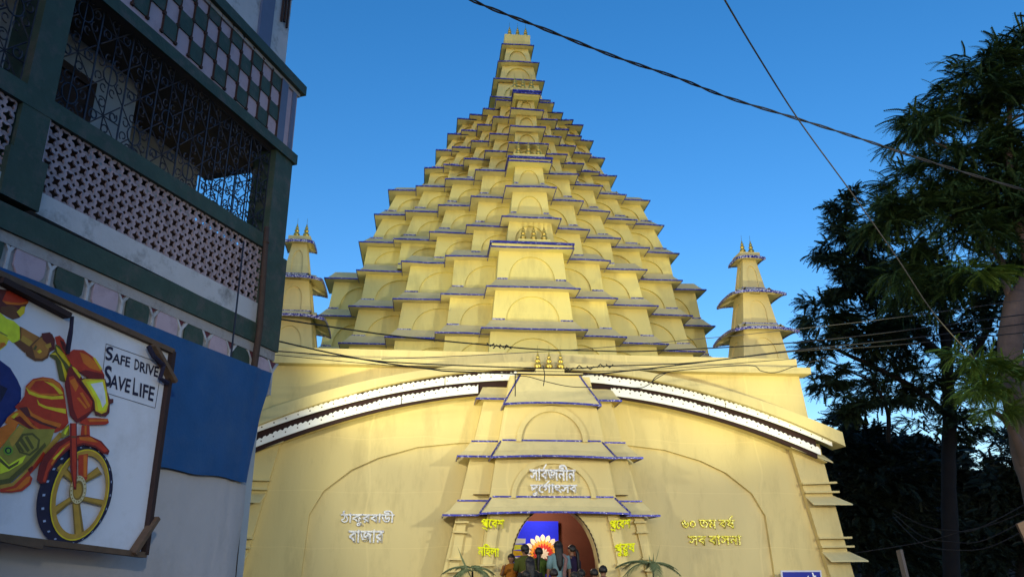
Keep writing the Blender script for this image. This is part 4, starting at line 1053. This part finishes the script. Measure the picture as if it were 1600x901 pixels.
cable('black cable leaving the house corner and passing just over the porch pots', [(425, 530), (513, 550), (593, 565), (673, 576), (720, 580), (896, 585), (986, 578), (1113, 563), (1246, 546), (1420, 528), (1640, 500)], -5.1, -1, .014)
cable('black cable running along the parapet between two others, behind the porch pots', [(425, 547), (530, 556), (613, 565), (766, 572), (890, 575), (953, 571), (1080, 566), (1243, 548), (1400, 538), (1640, 515)], -5.0, -1.2, .012)
cable('thin cable rising rightwards over the parapet towards the tree trunk', [(596, 560), (706, 556), (820, 550), (906, 545), (1080, 530), (1220, 516), (1420, 493), (1640, 462)], -4.9, -1, .007, 'cable2')
cable('thin cable close under the parapet edge on the left', [(425, 553), (560, 566), (680, 575), (820, 579), (1000, 577), (1240, 560)], -5.0, -2, .007)
cable('loose loop of wire drooping over the right end of the parapet', [(1018, 596), (1033, 583), (1080, 576), (1170, 570), (1190, 579), (1213, 581), (1246, 570), (1300, 556)], -3, -2, .009)
cable('loose wire drooping over the top eave of the porch', [(805, 588), (822, 587), (856, 596), (890, 603), (920, 604), (956, 602), (993, 605), (1008, 603), (1025, 591), (1040, 582)], -3.5, -3, .008)
cable('short wire end hanging left of the porch pots', [(805, 584), (805, 600), (805, 618)], -3.5, -3.5, .010)
cable('short wire end hanging below the middle porch pot', [(848, 570), (851, 585), (849, 602)], -3.5, -3.5, .009)
q = MB()
for i, (x, y) in enumerate([(766, 538), (776, 541), (786, 540), (793, 542), (890, 576), (905, 573), (922, 574), (938, 571), (952, 571)]):
    p = aty(x, y, -4.2); q.tube([p + Vector((-.06, 0, .03 * (-1) ** i)), p + Vector((0, -.01, -.03 * (-1) ** i)), p + Vector((.07, 0, .025 * (-1) ** i))], .012, 5)
tag(q.build('cable_wrapping', M['cable'], fix=False), 'frayed black tape wrapped round the cable joins over the parapet', 'tape')
for i, (lab, pts) in enumerate((('upper line of the sagging cable bundle in the dark lower right corner', [(1395, 795), (1443, 820), (1486, 827), (1530, 824), (1640, 765)]), ('middle line of the sagging cable bundle in the dark lower right corner', [(1395, 800), (1440, 836), (1486, 845), (1540, 842), (1640, 790)]), ('lower line of the sagging cable bundle in the dark lower right corner', [(1395, 806), (1440, 848), (1490, 858), (1550, 852), (1640, 805)]), ('long flat cable running left from the sagging bundle low on the right', [(1335, 863), (1440, 846), (1500, 830), (1560, 815), (1640, 780)]))):
    cable(lab, pts, 1.5, -1, .010, 'cable', group='sagging cables at the lower right')

# ================================================================ trees
import numpy as np
rng = np.random.default_rng(11)
def leaf_mat(name, c0, c1):
    m = bpy.data.materials.new(name); m.use_nodes = True; t = m.node_tree; b = t.nodes['Principled BSDF']
    g_ = t.nodes.new('ShaderNodeNewGeometry'); r_ = t.nodes.new('ShaderNodeValToRGB')
    r_.color_ramp.elements[0].color = c0 + (1,); r_.color_ramp.elements[1].color = c1 + (1,)
    t.links.new(g_.outputs['Random Per Island'], r_.inputs[0]); t.links.new(r_.outputs[0], b.inputs['Base Color'])
    b.inputs['Roughness'].default_value = .6; b.inputs['Specular IOR Level'].default_value = .25
    return m
M['leafA'] = leaf_mat('feathery_leaf', (.020, .045, .012), (.060, .105, .022))
M['leafB'] = leaf_mat('dark_leaf', (.010, .022, .010), (.028, .05, .018))
M['leafC'] = leaf_mat('background_leaf', (.008, .014, .010), (.020, .032, .016))
M['bark'] = mat('grey_brown_bark', (.15, .105, .085), .95, .3, 3, .8, 14, dirt=(.06, .045, .04), dirt_amt=.6)
M['barkd'] = mat('dark_bark', (.012, .010, .010), .95, .3, 3, .6, 14)

def frond_template(npair, L, ll, lw, droop):
    vs, fs = [], []
    for i in range(npair):
        s = (i + .6) / npair; x = s * L; z = -droop * s * s * L
        l = ll * (1 - .55 * abs(s - .45) * 1.6)
        for sd in (1, -1):
            b = len(vs); a = .75
            dx, dy = math.cos(a) * l, math.sin(a) * l * sd
            px, py = -math.sin(a) * lw * sd, math.cos(a) * lw
            vs += [(x, 0, z), (x + dx * .5 + px * .5, dy * .5 + py * .5 * sd, z - .1 * l), (x + dx, dy, z - .3 * l), (x + dx * .5 - px * .5, dy * .5 - py * .5 * sd, z - .1 * l)]
            fs.append((b, b+1, b+2, b+3))
    b = len(vs); w_ = .006
    vs += [(0, w_, 0), (0, -w_, 0), (L, -w_ * .4, -droop * L), (L, w_ * .4, -droop * L)]; fs.append((b, b+1, b+2, b+3))
    return np.array(vs), np.array(fs)
FR1 = frond_template(13, .50, .095, .05, .5)
FR2 = frond_template(6, .28, .085, .07, .35)
DENS = 3.6
def foliage(pads, tmpl, name, m, parent, size=(.8, 1.25), gaps=.9, up=.1):
    """pads: (centre, radii, count): sprays gathered in layered clumps"""
    tv, tf = tmpl; VV, FF = [], []; nb = 0
    for c, rad, cnt in pads:
        c = np.array(c); rad = np.array(rad)
        nclump = max(3, int(cnt / 11))
        cc = rng.normal(size=(nclump, 3)); cc /= np.linalg.norm(cc, axis=1)[:, None]; cc *= (rng.random(nclump) ** .45)[:, None]
        for k in range(int(cnt * DENS)):
            q = cc[rng.integers(nclump)] + rng.normal(size=3) * .13
            p = c + q * rad
            d = q * np.array([1, 1, .5]) + rng.normal(size=3) * .55; d[2] = d[2] * .5 + up * (rng.random() - .45)
            d /= np.linalg.norm(d) + 1e-6
            u = np.array([0, 0, 1.]) + rng.normal(size=3) * .35; s_ = np.cross(u, d); s_ /= np.linalg.norm(s_) + 1e-6; u = np.cross(d, s_)
            sz = rng.uniform(*size)
            v = (tv[:, :1] * d + tv[:, 1:2] * s_ + tv[:, 2:3] * u) * sz + p
            VV.append(v); FF.append(tf + nb); nb += len(tv)
    V = np.concatenate(VV); F = np.concatenate(FF)
    me = bpy.data.meshes.new(name); me.vertices.add(len(V)); me.vertices.foreach_set('co', V.ravel())
    me.loops.add(F.size); me.loops.foreach_set('vertex_index', F.ravel().astype(np.int32)); me.polygons.add(len(F))
    me.polygons.foreach_set('loop_start', np.arange(0, F.size, 4, dtype=np.int32)); me.polygons.foreach_set('loop_total', np.full(len(F), 4, np.int32))
    me.update(); me.validate(); me.materials.append(m)
    o = bpy.data.objects.new(name, me); S.collection.objects.link(o)
    if parent is not None:
        o.parent = parent; o.matrix_parent_inverse = Matrix.Translation(-parent_loc(parent))
    return o
def limb(mb, pts, r0, r1, n=9, wob=.06):
    pts = smooth_path([Vector(p) for p in pts], 5); k = len(pts)
    pts = [p + Vector((noise.noise(p * .9), noise.noise(p * .9 + Vector((5, 0, 0))), 0)) * wob for p in pts]
    mb.tube(pts, [(r0 + (r1 - r0) * i / (k - 1)) * (1 + .12 * noise.noise(p * 2.3)) for i, p in enumerate(pts)], n)
def P3(px, py, y): return aty(px, py, y)
def pad(px, py, y, rx, ry, cnt, dz=1.2):
    p = aty(px, py, y); k = (p - CAM).length / CAM_F
    return (p, (rx * k, dz, ry * k), cnt)

# feathery flame tree on the right
base = aty(1640, 886, .5); base.z = 0
ft = thing('flame_tree', 'big feathery leaved tree with a bent pale trunk at the right edge', 'tree', base)
q = MB()
limb(q, [base, P3(1622, 780, .5), P3(1600, 700, .5), P3(1583, 600, .4), P3(1578, 520, .3), P3(1592, 460, .3)], .34, .27, 12)
limb(q, [P3(1592, 466, .3), P3(1625, 400, .2), P3(1660, 330, .1), P3(1690, 220, .1)], .24, .14, 10)
limb(q, [P3(1585, 480, .3), P3(1572, 440, .4), P3(1560, 400, .8), P3(1510, 350, 1.0), P3(1450, 330, 1.4)], .12, .04, 8)
limb(q, [P3(1610, 420, .3), P3(1590, 330, .2), P3(1578, 260, .2), P3(1576, 180, .2), P3(1570, 130, .3)], .14, .05, 8)
limb(q, [P3(1577, 195, .2), P3(1545, 208, .2), P3(1500, 235, .4), P3(1450, 215, .6)], .05, .02, 6)
limb(q, [P3(1577, 190, .2), P3(1600, 178, .2), P3(1640, 176, .1)], .045, .03, 6)
limb(q, [P3(1607, 740, .5), P3(1590, 690, .2), P3(1570, 655, 0), P3(1548, 640, -.3)], .15, .04, 8)
q.build('trunk', M['bark'], ft, smooth=True)
fp = [pad(1580, 95, .3, 60, 34, 150), pad(1535, 128, .3, 55, 28, 110), pad(1500, 165, .4, 55, 26, 110), pad(1455, 195, .6, 40, 20, 70), pad(1560, 165, .2, 60, 24, 90), pad(1428, 208, .6, 22, 12, 22),
      pad(1490, 265, .6, 55, 30, 110), pad(1560, 300, .4, 60, 60, 150), pad(1440, 300, .9, 60, 40, 130), pad(1505, 350, .8, 70, 50, 160), pad(1395, 345, 1.4, 45, 36, 90), pad(1580, 400, .9, 40, 50, 60),
      pad(1470, 430, 1.6, 70, 50, 150), pad(1620, 250, 0, 50, 120, 160), pad(1640, 120, .2, 60, 60, 120), pad(1400, 420, 2.0, 50, 40, 70)]
foliage(fp + [pad(1550, 240, .4, 60, 40, 110), pad(1610, 380, .9, 40, 70, 110), pad(1600, 60, .3, 40, 14, 40), pad(1520, 300, 1.2, 90, 80, 200)], FR1, 'crown', M['leafA'], ft, (.85, 1.35))
fp = [pad(1540, 600, -.6, 46, 30, 95, .6), pad(1515, 565, -.5, 30, 16, 30, .5), pad(1580, 590, -.7, 30, 20, 34, .5), pad(1515, 430, .0, 36, 16, 36, .5), pad(1560, 640, -.5, 30, 14, 26, .5)]
M['leafL'] = leaf_mat('lit_feathery_leaf', (.08, .15, .02), (.16, .25, .035))  # brighter copy of the feathery leaf, faint floodlight put into its colour
foliage(fp, FR1, 'low_branch_leaves', M['leafL'], ft, (.7, 1.1))

# small leaved tree behind it
base = aty(1478, 886, 7); base.z = 0
nt_ = thing('small_leaved_tree', 'dark small leaved tree with an upright trunk beside the temple turret', 'tree', base)
q = MB()
limb(q, [base, P3(1482, 760, 7), P3(1484, 640, 7), P3(1478, 540, 7), P3(1466, 450, 7), P3(1440, 370, 7)], .27, .12, 10)
limb(q, [P3(1480, 560, 7), P3(1420, 510, 6.5), P3(1370, 440, 6.5), P3(1335, 370, 6.5)], .15, .05, 7)
limb(q, [P3(1484, 650, 7), P3(1420, 600, 6.5), P3(1340, 560, 6.2), P3(1275, 530, 6)], .13, .04, 7)
limb(q, [P3(1388, 690, 7), P3(1385, 640, 6.5), P3(1365, 600, 6.2), P3(1330, 580, 6)], .08, .03, 6)
limb(q, [P3(1482, 600, 7), P3(1530, 540, 7), P3(1560, 470, 7)], .14, .05, 7)
q.build('trunk', M['barkd'], nt_, smooth=True)
np_ = [pad(1322, 320, 6.5, 26, 22, 90), pad(1300, 375, 6.3, 30, 26, 130), pad(1350, 370, 6.5, 45, 40, 260), pad(1325, 440, 6.3, 45, 34, 240), pad(1400, 430, 6.6, 60, 50, 330), pad(1290, 490, 6.0, 35, 30, 150), pad(1340, 520, 6.2, 50, 36, 240), pad(1275, 550, 6.0, 28, 20, 90), pad(1300, 590, 6.0, 30, 20, 90), pad(1410, 520, 6.6, 60, 50, 300), pad(1480, 480, 7, 60, 60, 300),
       pad(1390, 600, 6.4, 60, 26, 170), pad(1450, 590, 6.8, 50, 40, 180), pad(1540, 500, 7, 50, 60, 250), pad(1340, 635, 6.2, 44, 18, 120), pad(1470, 660, 6.8, 60, 24, 130), pad(1560, 560, 7.5, 50, 40, 130), pad(1590, 450, 7.5, 40, 60, 150)]
foliage(np_, FR2, 'crown', M['leafB'], nt_, (.9, 1.5))

# dark trees and roofs farther off
bgk = [('broad dark tree filling the gap beside the temple wall, behind the small leaved tree', 1350, 14, [(1345, 720, 60, 60, 420), (1320, 800, 50, 70, 420), (1400, 760, 60, 70, 420), (1310, 680, 30, 30, 120), (1370, 850, 70, 60, 300)]),
       ('dark spreading tree low in the middle of the right background', 1450, 17, [(1440, 720, 60, 36, 300), (1480, 800, 60, 60, 420), (1420, 840, 60, 50, 300), (1400, 690, 40, 20, 120)]),
       ('dark bushy tree at the right edge behind the pale trunk', 1590, 15, [(1560, 770, 60, 60, 420), (1610, 720, 50, 60, 320), (1540, 850, 60, 50, 300), (1620, 850, 50, 60, 300)])]
for lab, px, yy, pads_ in bgk:
    base = aty(px, 886, yy); base.z = 0
    t_ = thing('background_tree', lab, 'tree', base, 'dark trees in the right background')
    q = MB(); limb(q, [base, P3(px + 4, 800, yy), P3(px, 720, yy)], .3, .12, 8); limb(q, [P3(px + 3, 800, yy), P3(px - 30, 750, yy), P3(px - 45, 700, yy)], .14, .05, 6); limb(q, [P3(px + 3, 790, yy), P3(px + 30, 740, yy), P3(px + 45, 690, yy)], .14, .05, 6)
    q.build('trunk', M['barkd'], t_, smooth=True)
    foliage([pad(x, y, yy, rx, ry, c, 1.6) for x, y, rx, ry, c in pads_], FR2, 'crown', M['leafC'], t_, (1.4, 2.4))
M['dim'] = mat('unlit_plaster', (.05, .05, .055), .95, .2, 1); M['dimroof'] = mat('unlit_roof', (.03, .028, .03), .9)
p0, p1 = aty(1478, 738, 21), aty(1720, 745, 21)
bh = thing('background_house', 'dark unlit low house with a flat roof behind the right trees', 'house', ((p0.x + p1.x) / 2, 21, 0))
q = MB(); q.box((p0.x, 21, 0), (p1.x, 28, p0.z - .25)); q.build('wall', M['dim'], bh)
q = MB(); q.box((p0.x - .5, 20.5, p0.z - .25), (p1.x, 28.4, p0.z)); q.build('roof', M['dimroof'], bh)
for i in range(3):
    x = p0.x + 1.5 + i * 3; q = MB(); q.box((x, 20.94, 1.0), (x + 1.1, 20.99, 2.5)); q.build('window', M['dimroof'], bh)
p0, p1 = aty(1250, 690, 34), aty(1480, 700, 34)
bh = thing('background_house', 'dark unlit house far behind the gap beside the temple wall', 'house', ((p0.x + p1.x) / 2, 34, 0))
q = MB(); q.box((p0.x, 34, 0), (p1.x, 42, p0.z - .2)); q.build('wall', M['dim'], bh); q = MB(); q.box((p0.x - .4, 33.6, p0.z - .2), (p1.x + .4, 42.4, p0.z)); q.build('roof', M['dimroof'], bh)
for i in range(2):
    x = p0.x + 2 + i * 4; q = MB(); q.box((x, 33.94, 1.2), (x + 1.3, 33.99, 2.9)); q.build('window', M['dimroof'], bh)
p0 = aty(1230, 760, 40); p1 = aty(1760, 760, 40)
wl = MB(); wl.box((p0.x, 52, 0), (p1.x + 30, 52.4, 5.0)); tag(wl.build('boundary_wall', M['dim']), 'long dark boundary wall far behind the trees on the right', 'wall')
q = MB(); a_, b_ = aty(1405, 858, -1), aty(1426, 915, -1.2); q.bar(a_, Vector((b_.x, b_.y, 0)), .16, .06); tag(q.build('leaning_plank', mat('pale_plank', (.13, .11, .10), .85)), 'pale plank leaning upright in the dark lower right', 'plank')
q = MB(); a_ = aty(1606, 820, -8); q.slab([a_ + Vector((-.14, 0, .02)), a_ + Vector((.5, 0, .25)), a_ + Vector((.5, 0, -.75)), a_ + Vector((-.02, 0, -.4))], (0, .04, 0)); q.box((a_.x + .2, a_.y + .05, 0), (a_.x + .28, a_.y + .12, a_.z)); tag(q.build('wooden_board', M['wood']), 'brown wooden board on a post at the right edge of the street', 'board')
# ================================================================ people at the entrance
def skinm(name, c): return mat(name, c, .6, .08, 12)
M['skin'] = skinm('brown_skin', (.20, .10, .06)); M['hair'] = mat('black_hair', (.010, .008, .008), .45, .3, 30, .3, 90)
def cl(name, c): return mat(name, c, .85, .18, 14, .3, 40)
def body_mesh(h, arms, child=False, lean=0.0):
    """one continuous skinned figure, standing, facing -y before rotation; arms: list of two elbow/hand poses"""
    s = h / 1.6
    V, E_, Rr = [], [], []
    def v(p, r, link=None):
        V.append((p[0] * s, p[1] * s, p[2] * s)); Rr.append(r * s)
        if link is not None: E_.append((link, len(V) - 1))
        return len(V) - 1
    pel = v((0, 0, .86), .125)
    waist = v((0, .005, 1.00), .108, pel); chest = v((0, .01, 1.18), .125, waist); shl = v((0, .015, 1.30), .085, chest)
    nk = v((0, .01, 1.375), .048, shl); jaw = v((0, -.012, 1.425), .060, nk); mid = v((0, -.004, 1.49), .080, jaw); crown = v((0, .006, 1.555), .062, mid); top = v((0, .008, 1.585), .03, crown)
    v((0, -.098, 1.475), .013, mid)                    # nose
    for sd in (-1, 1): v((sd * .082, .004, 1.475), .014, mid)      # ears
    for sd, pose in zip((-1, 1), arms):
        sh = v((sd * .165, .015, 1.29), .052, shl)
        el = v((sd * pose[0][0], pose[0][1], pose[0][2]), .038, sh); wr = v((sd * pose[1][0], pose[1][1], pose[1][2]), .026, el)
        d = (Vector(pose[1]) - Vector(pose[0])).normalized(); d = Vector((sd * d.x, d.y, d.z)); W = Vector((sd * pose[1][0], pose[1][1], pose[1][2]))
        pm = v(tuple(W + d * .06), .030, wr)
        sidev = d.cross(Vector((sd, .2, 0))).normalized()
        for k in range(4):
            o = sidev * (-.024 + .016 * k); L = (.058, .068, .064, .05)[k]
            a = v(tuple(W + d * .095 + o), .0095, pm); v(tuple(W + d * (.095 + L) + o * 1.1 + Vector((-sd * .015, -.01, 0))), .0075, a)
        th = v(tuple(W + d * .055 + sidev * -.042 + Vector((-sd * .01, 0, 0))), .010, pm); v(tuple(W + d * .095 + sidev * -.055), .008, th)
        hip = v((sd * .085, 0, .80), .095, pel); kn = v((sd * .09, -.01, .46), .058, hip); an = v((sd * .09, .02, .085), .038, kn); v((sd * .10, -.13, .035), .032, an)
    me = bpy.data.meshes.new('body'); me.from_pydata(V, E_, [])
    o = bpy.data.objects.new('body', me); S.collection.objects.link(o)
    md = o.modifiers.new('skin', 'SKIN'); md.use_smooth_shade = True
    for i, r in enumerate(Rr): me.skin_vertices[0].data[i].radius = (r, r)
    me.skin_vertices[0].data[0].use_root = True
    o.modifiers.new('sub', 'SUBSURF').levels = 1
    dg = bpy.context.evaluated_depsgraph_get(); dg.update()
    m2 = bpy.data.meshes.new_from_object(o.evaluated_get(dg))
    bpy.data.objects.remove(o)
    m2.polygons.foreach_set('use_smooth', [True] * len(m2.polygons))
    return m2
HANG = ((.215, .03, 1.04), (.235, -.04, .82)); FOLD = ((.21, -.02, 1.05), (.10, -.20, 1.06)); UP = ((.23, -.06, 1.08), (.15, -.22, 1.24))
def el_ring(z, rx, ry, cx=0, cy=0, n=14): return [(cx + rx * math.cos(2*math.pi*k/n), cy + ry * math.sin(2*math.pi*k/n), z) for k in range(n)]
def person(label, loc, h, rz, top, bottom, hairstyle, arms=(HANG, HANG), dupatta=None, long_top=True, group='visitors at the entrance'):
    s = h / 1.6; root = thing('person', label, 'person', (0, 0, 0), group)
    me = body_mesh(h, arms); me.materials.append(M['skin']); me.name = 'body'
    bo = bpy.data.objects.new('body', me); S.collection.objects.link(bo); bo.parent = root
    def part(q, name, m, smooth=True):
        q.v = [(x * s, y * s, z * s) for x, y, z in q.v]; o = q.build(name, m, None, smooth=smooth); o.parent = root; return o
    hem = .42 if long_top else .82
    rings = [el_ring(hem, .25, .19), el_ring(.62, .205, .165), el_ring(.84, .175, .145), el_ring(1.0, .140, .125), el_ring(1.12, .155, .135), el_ring(1.22, .185, .14), el_ring(1.30, .185, .11, 0, .012), el_ring(1.345, .12, .085, 0, .012), el_ring(1.365, .065, .062, 0, .01)]
    rings = [[(x * (1 + .05 * math.sin(5 * math.atan2(y, x) + i)), y, z) for x, y, z in r] for i, r in enumerate(rings)] if True else rings
    part(MB().loft(rings, cap=False), 'top', top)
    for sd, pose in zip((-1, 1), arms):
        q = MB(); a, b_ = Vector((sd * .155, .015, 1.30)), Vector((sd * pose[0][0], pose[0][1], pose[0][2]))
        q.tube([a, a.lerp(b_, .5), a.lerp(b_, .95)], [.072, .062, .056], 10)
        part(q, 'sleeve', top)
    part(MB().loft([el_ring(.04, .21, .17), el_ring(.3, .21, .165), el_ring(.6, .19, .15), el_ring(.9, .15, .13)], cap=False), 'lower_garment', bottom)
    if dupatta:
        q = MB(); q.loft([[(-.10, .10, 1.335), (-.17, .135, 1.23), (-.12, .15, 1.0), (-.10, .17, .7), (-.04, .17, .7), (-.05, .15, 1.0), (-.10, .135, 1.23), (-.05, .10, 1.34)], [(-.10, .115, 1.345), (-.17, .15, 1.24), (-.12, .165, 1.0), (-.10, .185, .7), (-.04, .185, .7), (-.05, .165, 1.0), (-.10, .15, 1.24), (-.05, .115, 1.35)]]); part(q, 'scarf', dupatta)
    # hair
    q = MB(); n = 16; rings = []
    for i in range(8):
        t = i / 7 * math.pi * .62
        rings.append([(.094 * math.sin(t) * math.cos(2*math.pi*k/n), .010 + .098 * math.sin(t) * math.sin(2*math.pi*k/n), 1.495 + .108 * math.cos(t) - (.0 if math.sin(2*math.pi*k/n) > -.35 else -.055 * max(0, (i - 3) / 4))) for k in range(n)])
    q.loft(rings)
    if hairstyle == 'bun': q.lathe([(.01, -.05), (.045, -.03), (.055, 0), (.045, .03), (.01, .05)], (0, .125, 1.44), 10)
    if hairstyle == 'long': q.loft([el_ring(1.52, .085, .05, 0, .055), el_ring(1.42, .09, .055, 0, .065), el_ring(1.28, .085, .045, 0, .10), el_ring(1.12, .06, .035, 0, .135), el_ring(1.02, .02, .015, 0, .14)])
    if hairstyle == 'tail': q.loft([el_ring(1.50, .035, .03, 0, .10), el_ring(1.42, .045, .04, .01, .135), el_ring(1.25, .04, .035, .02, .145), el_ring(1.08, .03, .028, .02, .155), el_ring(.98, .008, .008, .02, .155)])
    part(q, 'hair', M['hair'])
    root.location = loc; root.rotation_euler = (0, 0, rz)
    return root
PI = math.pi
pl = .34
def hx(px, py, y): return aty(px, py, y)
def stand(px, py, y, ground):         # feet and height so that the crown of the head shows at this pixel
    p = aty(px, py, y); return (p.x, p.y, ground), p.z - ground + .005
G = {k: cl('cloth_' + k, tuple(x * .42 for x in c)) for k, c in {'olive': (.11, .13, .012), 'black': (.012, .011, .014), 'blue': (.30, .50, .55), 'pink': (.45, .26, .25), 'purple': (.035, .015, .075), 'navy': (.012, .015, .05), 'brown': (.10, .06, .015), 'orange': (.65, .22, .01), 'red': (.42, .02, .03), 'grn': (.12, .20, .02), 'mar': (.10, .012, .025), 'grey': (.12, .12, .13)}.items()}
def put(label, px, py, y, ground, rz, top, bot, hair, **k):
    loc, h = stand(px, py, y, ground); return person(label, loc, h, rz, G[top], G[bot], hair, **k)
put('woman in an olive green dress with hair in a bun, leftmost of those facing in', 820, 849, -.35, pl, PI + .2, 'olive', 'olive', 'bun', arms=(HANG, FOLD), dupatta=G['grn'])
put('woman with a long black ponytail over a dark green dress, second from left', 842, 854, -.15, pl, PI - .15, 'grn', 'brown', 'tail', arms=(FOLD, HANG))
put('tall woman in a pale blue dress with long loose hair, in mid doorway', 872, 844, -.40, pl, PI + .05, 'blue', 'pink', 'long', arms=(HANG, HANG), dupatta=G['pink'])
put('woman in dark purple looking left with a long ponytail, right in the doorway', 893, 850, .05, pl, -PI / 2 - .5, 'purple', 'navy', 'tail', arms=(FOLD, FOLD), dupatta=G['navy'])
put('person in orange at the left jamb of the doorway, facing out', 799, 864, .0, pl, -.3, 'orange', 'orange', 'bun', arms=(UP, HANG))
put('dark haired woman in black standing low in front of the olive dress', 828, 868, -1.9, 0, PI, 'black', 'black', 'long', arms=(HANG, HANG))
put('child in bright green at the bottom of the doorway', 822, 890, -2.2, 0, PI + .3, 'grn', 'grn', 'bun')
put('boy with short black hair at the bottom of the picture below the blue dress', 865, 887, -2.3, 0, PI, 'navy', 'grey', 'short', long_top=False)
put('person in a red top at the bottom right of the doorway', 908, 888, -1.7, 0, PI - .3, 'red', 'mar', 'bun')
put('short person in maroon beside the red top, at the bottom of the doorway', 897, 892, -2.4, 0, PI + .4, 'mar', 'mar', 'short')
put('dark haired boy in brown, second from right along the bottom', 928, 887, -1.6, 0, PI + .2, 'brown', 'grey', 'short', long_top=False)
put('dark haired boy in black, rightmost of the people along the bottom', 942, 882, -1.4, 0, PI - .1, 'black', 'grey', 'short', long_top=False)

# ---------------------------------------------------------------- potted palms beside the steps
M['palm'] = leaf_mat('palm_leaf', (.08, .11, .045), (.16, .19, .09)); M['pot'] = mat('clay_pot', (.25, .09, .04), .85, .2, 8)
def palm(label, x, y, fronds, blades, hgt, seed):
    rg = random.Random(seed); root = thing('potted_palm', label, 'plant', (x, y, 0), 'potted palms by the entrance')
    q = MB(); q.lathe([(.13, 0), (.17, .12), (.20, .30), (.22, .32), (.22, .36), (.18, .36), (.17, .32)], (x, y, 0), 16); q.build('pot', M['pot'], root, smooth=True)
    q = MB(); q.tube([(x, y, .3), (x + .01, y, hgt * .6), (x + .02, y, hgt)], [.035, .026, .015], 7); q.build('stem', M['barkd'], root)
    q = MB()
    for (az, L, rise_, drp) in fronds:
        pts = []
        for k in range(11):
            t = k / 10; pts.append(Vector((x + math.cos(az) * L * .75 * t, y + math.sin(az) * L * .75 * t, hgt + rise_ * 1.25 * t - drp * .75 * t * t)))
        q.tube(pts, [.008 * (1 - .8 * k / 10) + .001 for k in range(11)], 4)
        for k in range(2, 11):
            for sd in (1, -1):
                for hf in (0, .5):
                    if k == 10 and hf: continue
                    p = pts[k] if not hf else pts[k].lerp(pts[min(10, k+1)], .5)
                    d = (pts[min(10, k+1)] - pts[k-1]).normalized(); sv = d.cross(Vector((0, 0, 1))).normalized() * sd
                    l = .20 * (1 - .5 * abs(k / 10 - .45)) * rg.uniform(.85, 1.1)
                    tip = p + d * l * .55 + sv * l * .75 + Vector((0, 0, -l * .35)); m_ = p.lerp(tip, .5) + Vector((0, 0, l * .10)); wv = d * .012
                    q.add([p - wv, p + wv, m_ + wv * 1.1, tip, m_ - wv * 1.1], [(0, 1, 2, 3, 4)])
    for (dx, dy, L, w_) in blades:
        b0 = Vector((x, y, hgt * .9)); tip = b0 + Vector((dx, dy, L)); md_ = b0.lerp(tip, .55) + Vector((dx * .05, 0, 0)); sv = Vector((w_, 0, 0))
        q.add([b0 - sv * .4, b0 + sv * .4, md_ + sv, tip, md_ - sv], [(0, 1, 2, 3, 4)])
    q.build('leaves', M['palm'], root, fix=False)
pL = aty(737, 893, -.6); pR = aty(1019, 884, -.7)
palm('potted palm with one tall spear leaf, left of the entrance', pL.x, pL.y, [(0.2, .6, .25, .45), (2.9, .75, .3, .5), (2.2, .5, .3, .4), (-.9, .6, .2, .45), (-2.3, .6, .22, .5), (1.2, .5, .3, .4), (3.6, .6, .15, .45)], [(-.30, .0, .62, .022), (-.16, .05, .34, .012), (.02, .05, .20, .014)], pL.z + .02, 3)
palm('potted palm with drooping feathery fronds, right of the entrance', pR.x, pR.y, [(3.0, .95, .22, .42), (2.5, .8, .25, .5), (-2.7, .9, .15, .5), (.3, .7, .12, .30), (-.4, .7, .1, .4), (1.4, .6, .2, .4), (-1.6, .6, .12, .5)], [(-.06, 0, .34, .018), (.05, 0, .38, .016), (.20, 0, .55, .006), (.12, -.05, .12, .03), (-.28, 0, .36, .006)], pR.z + .06, 5)
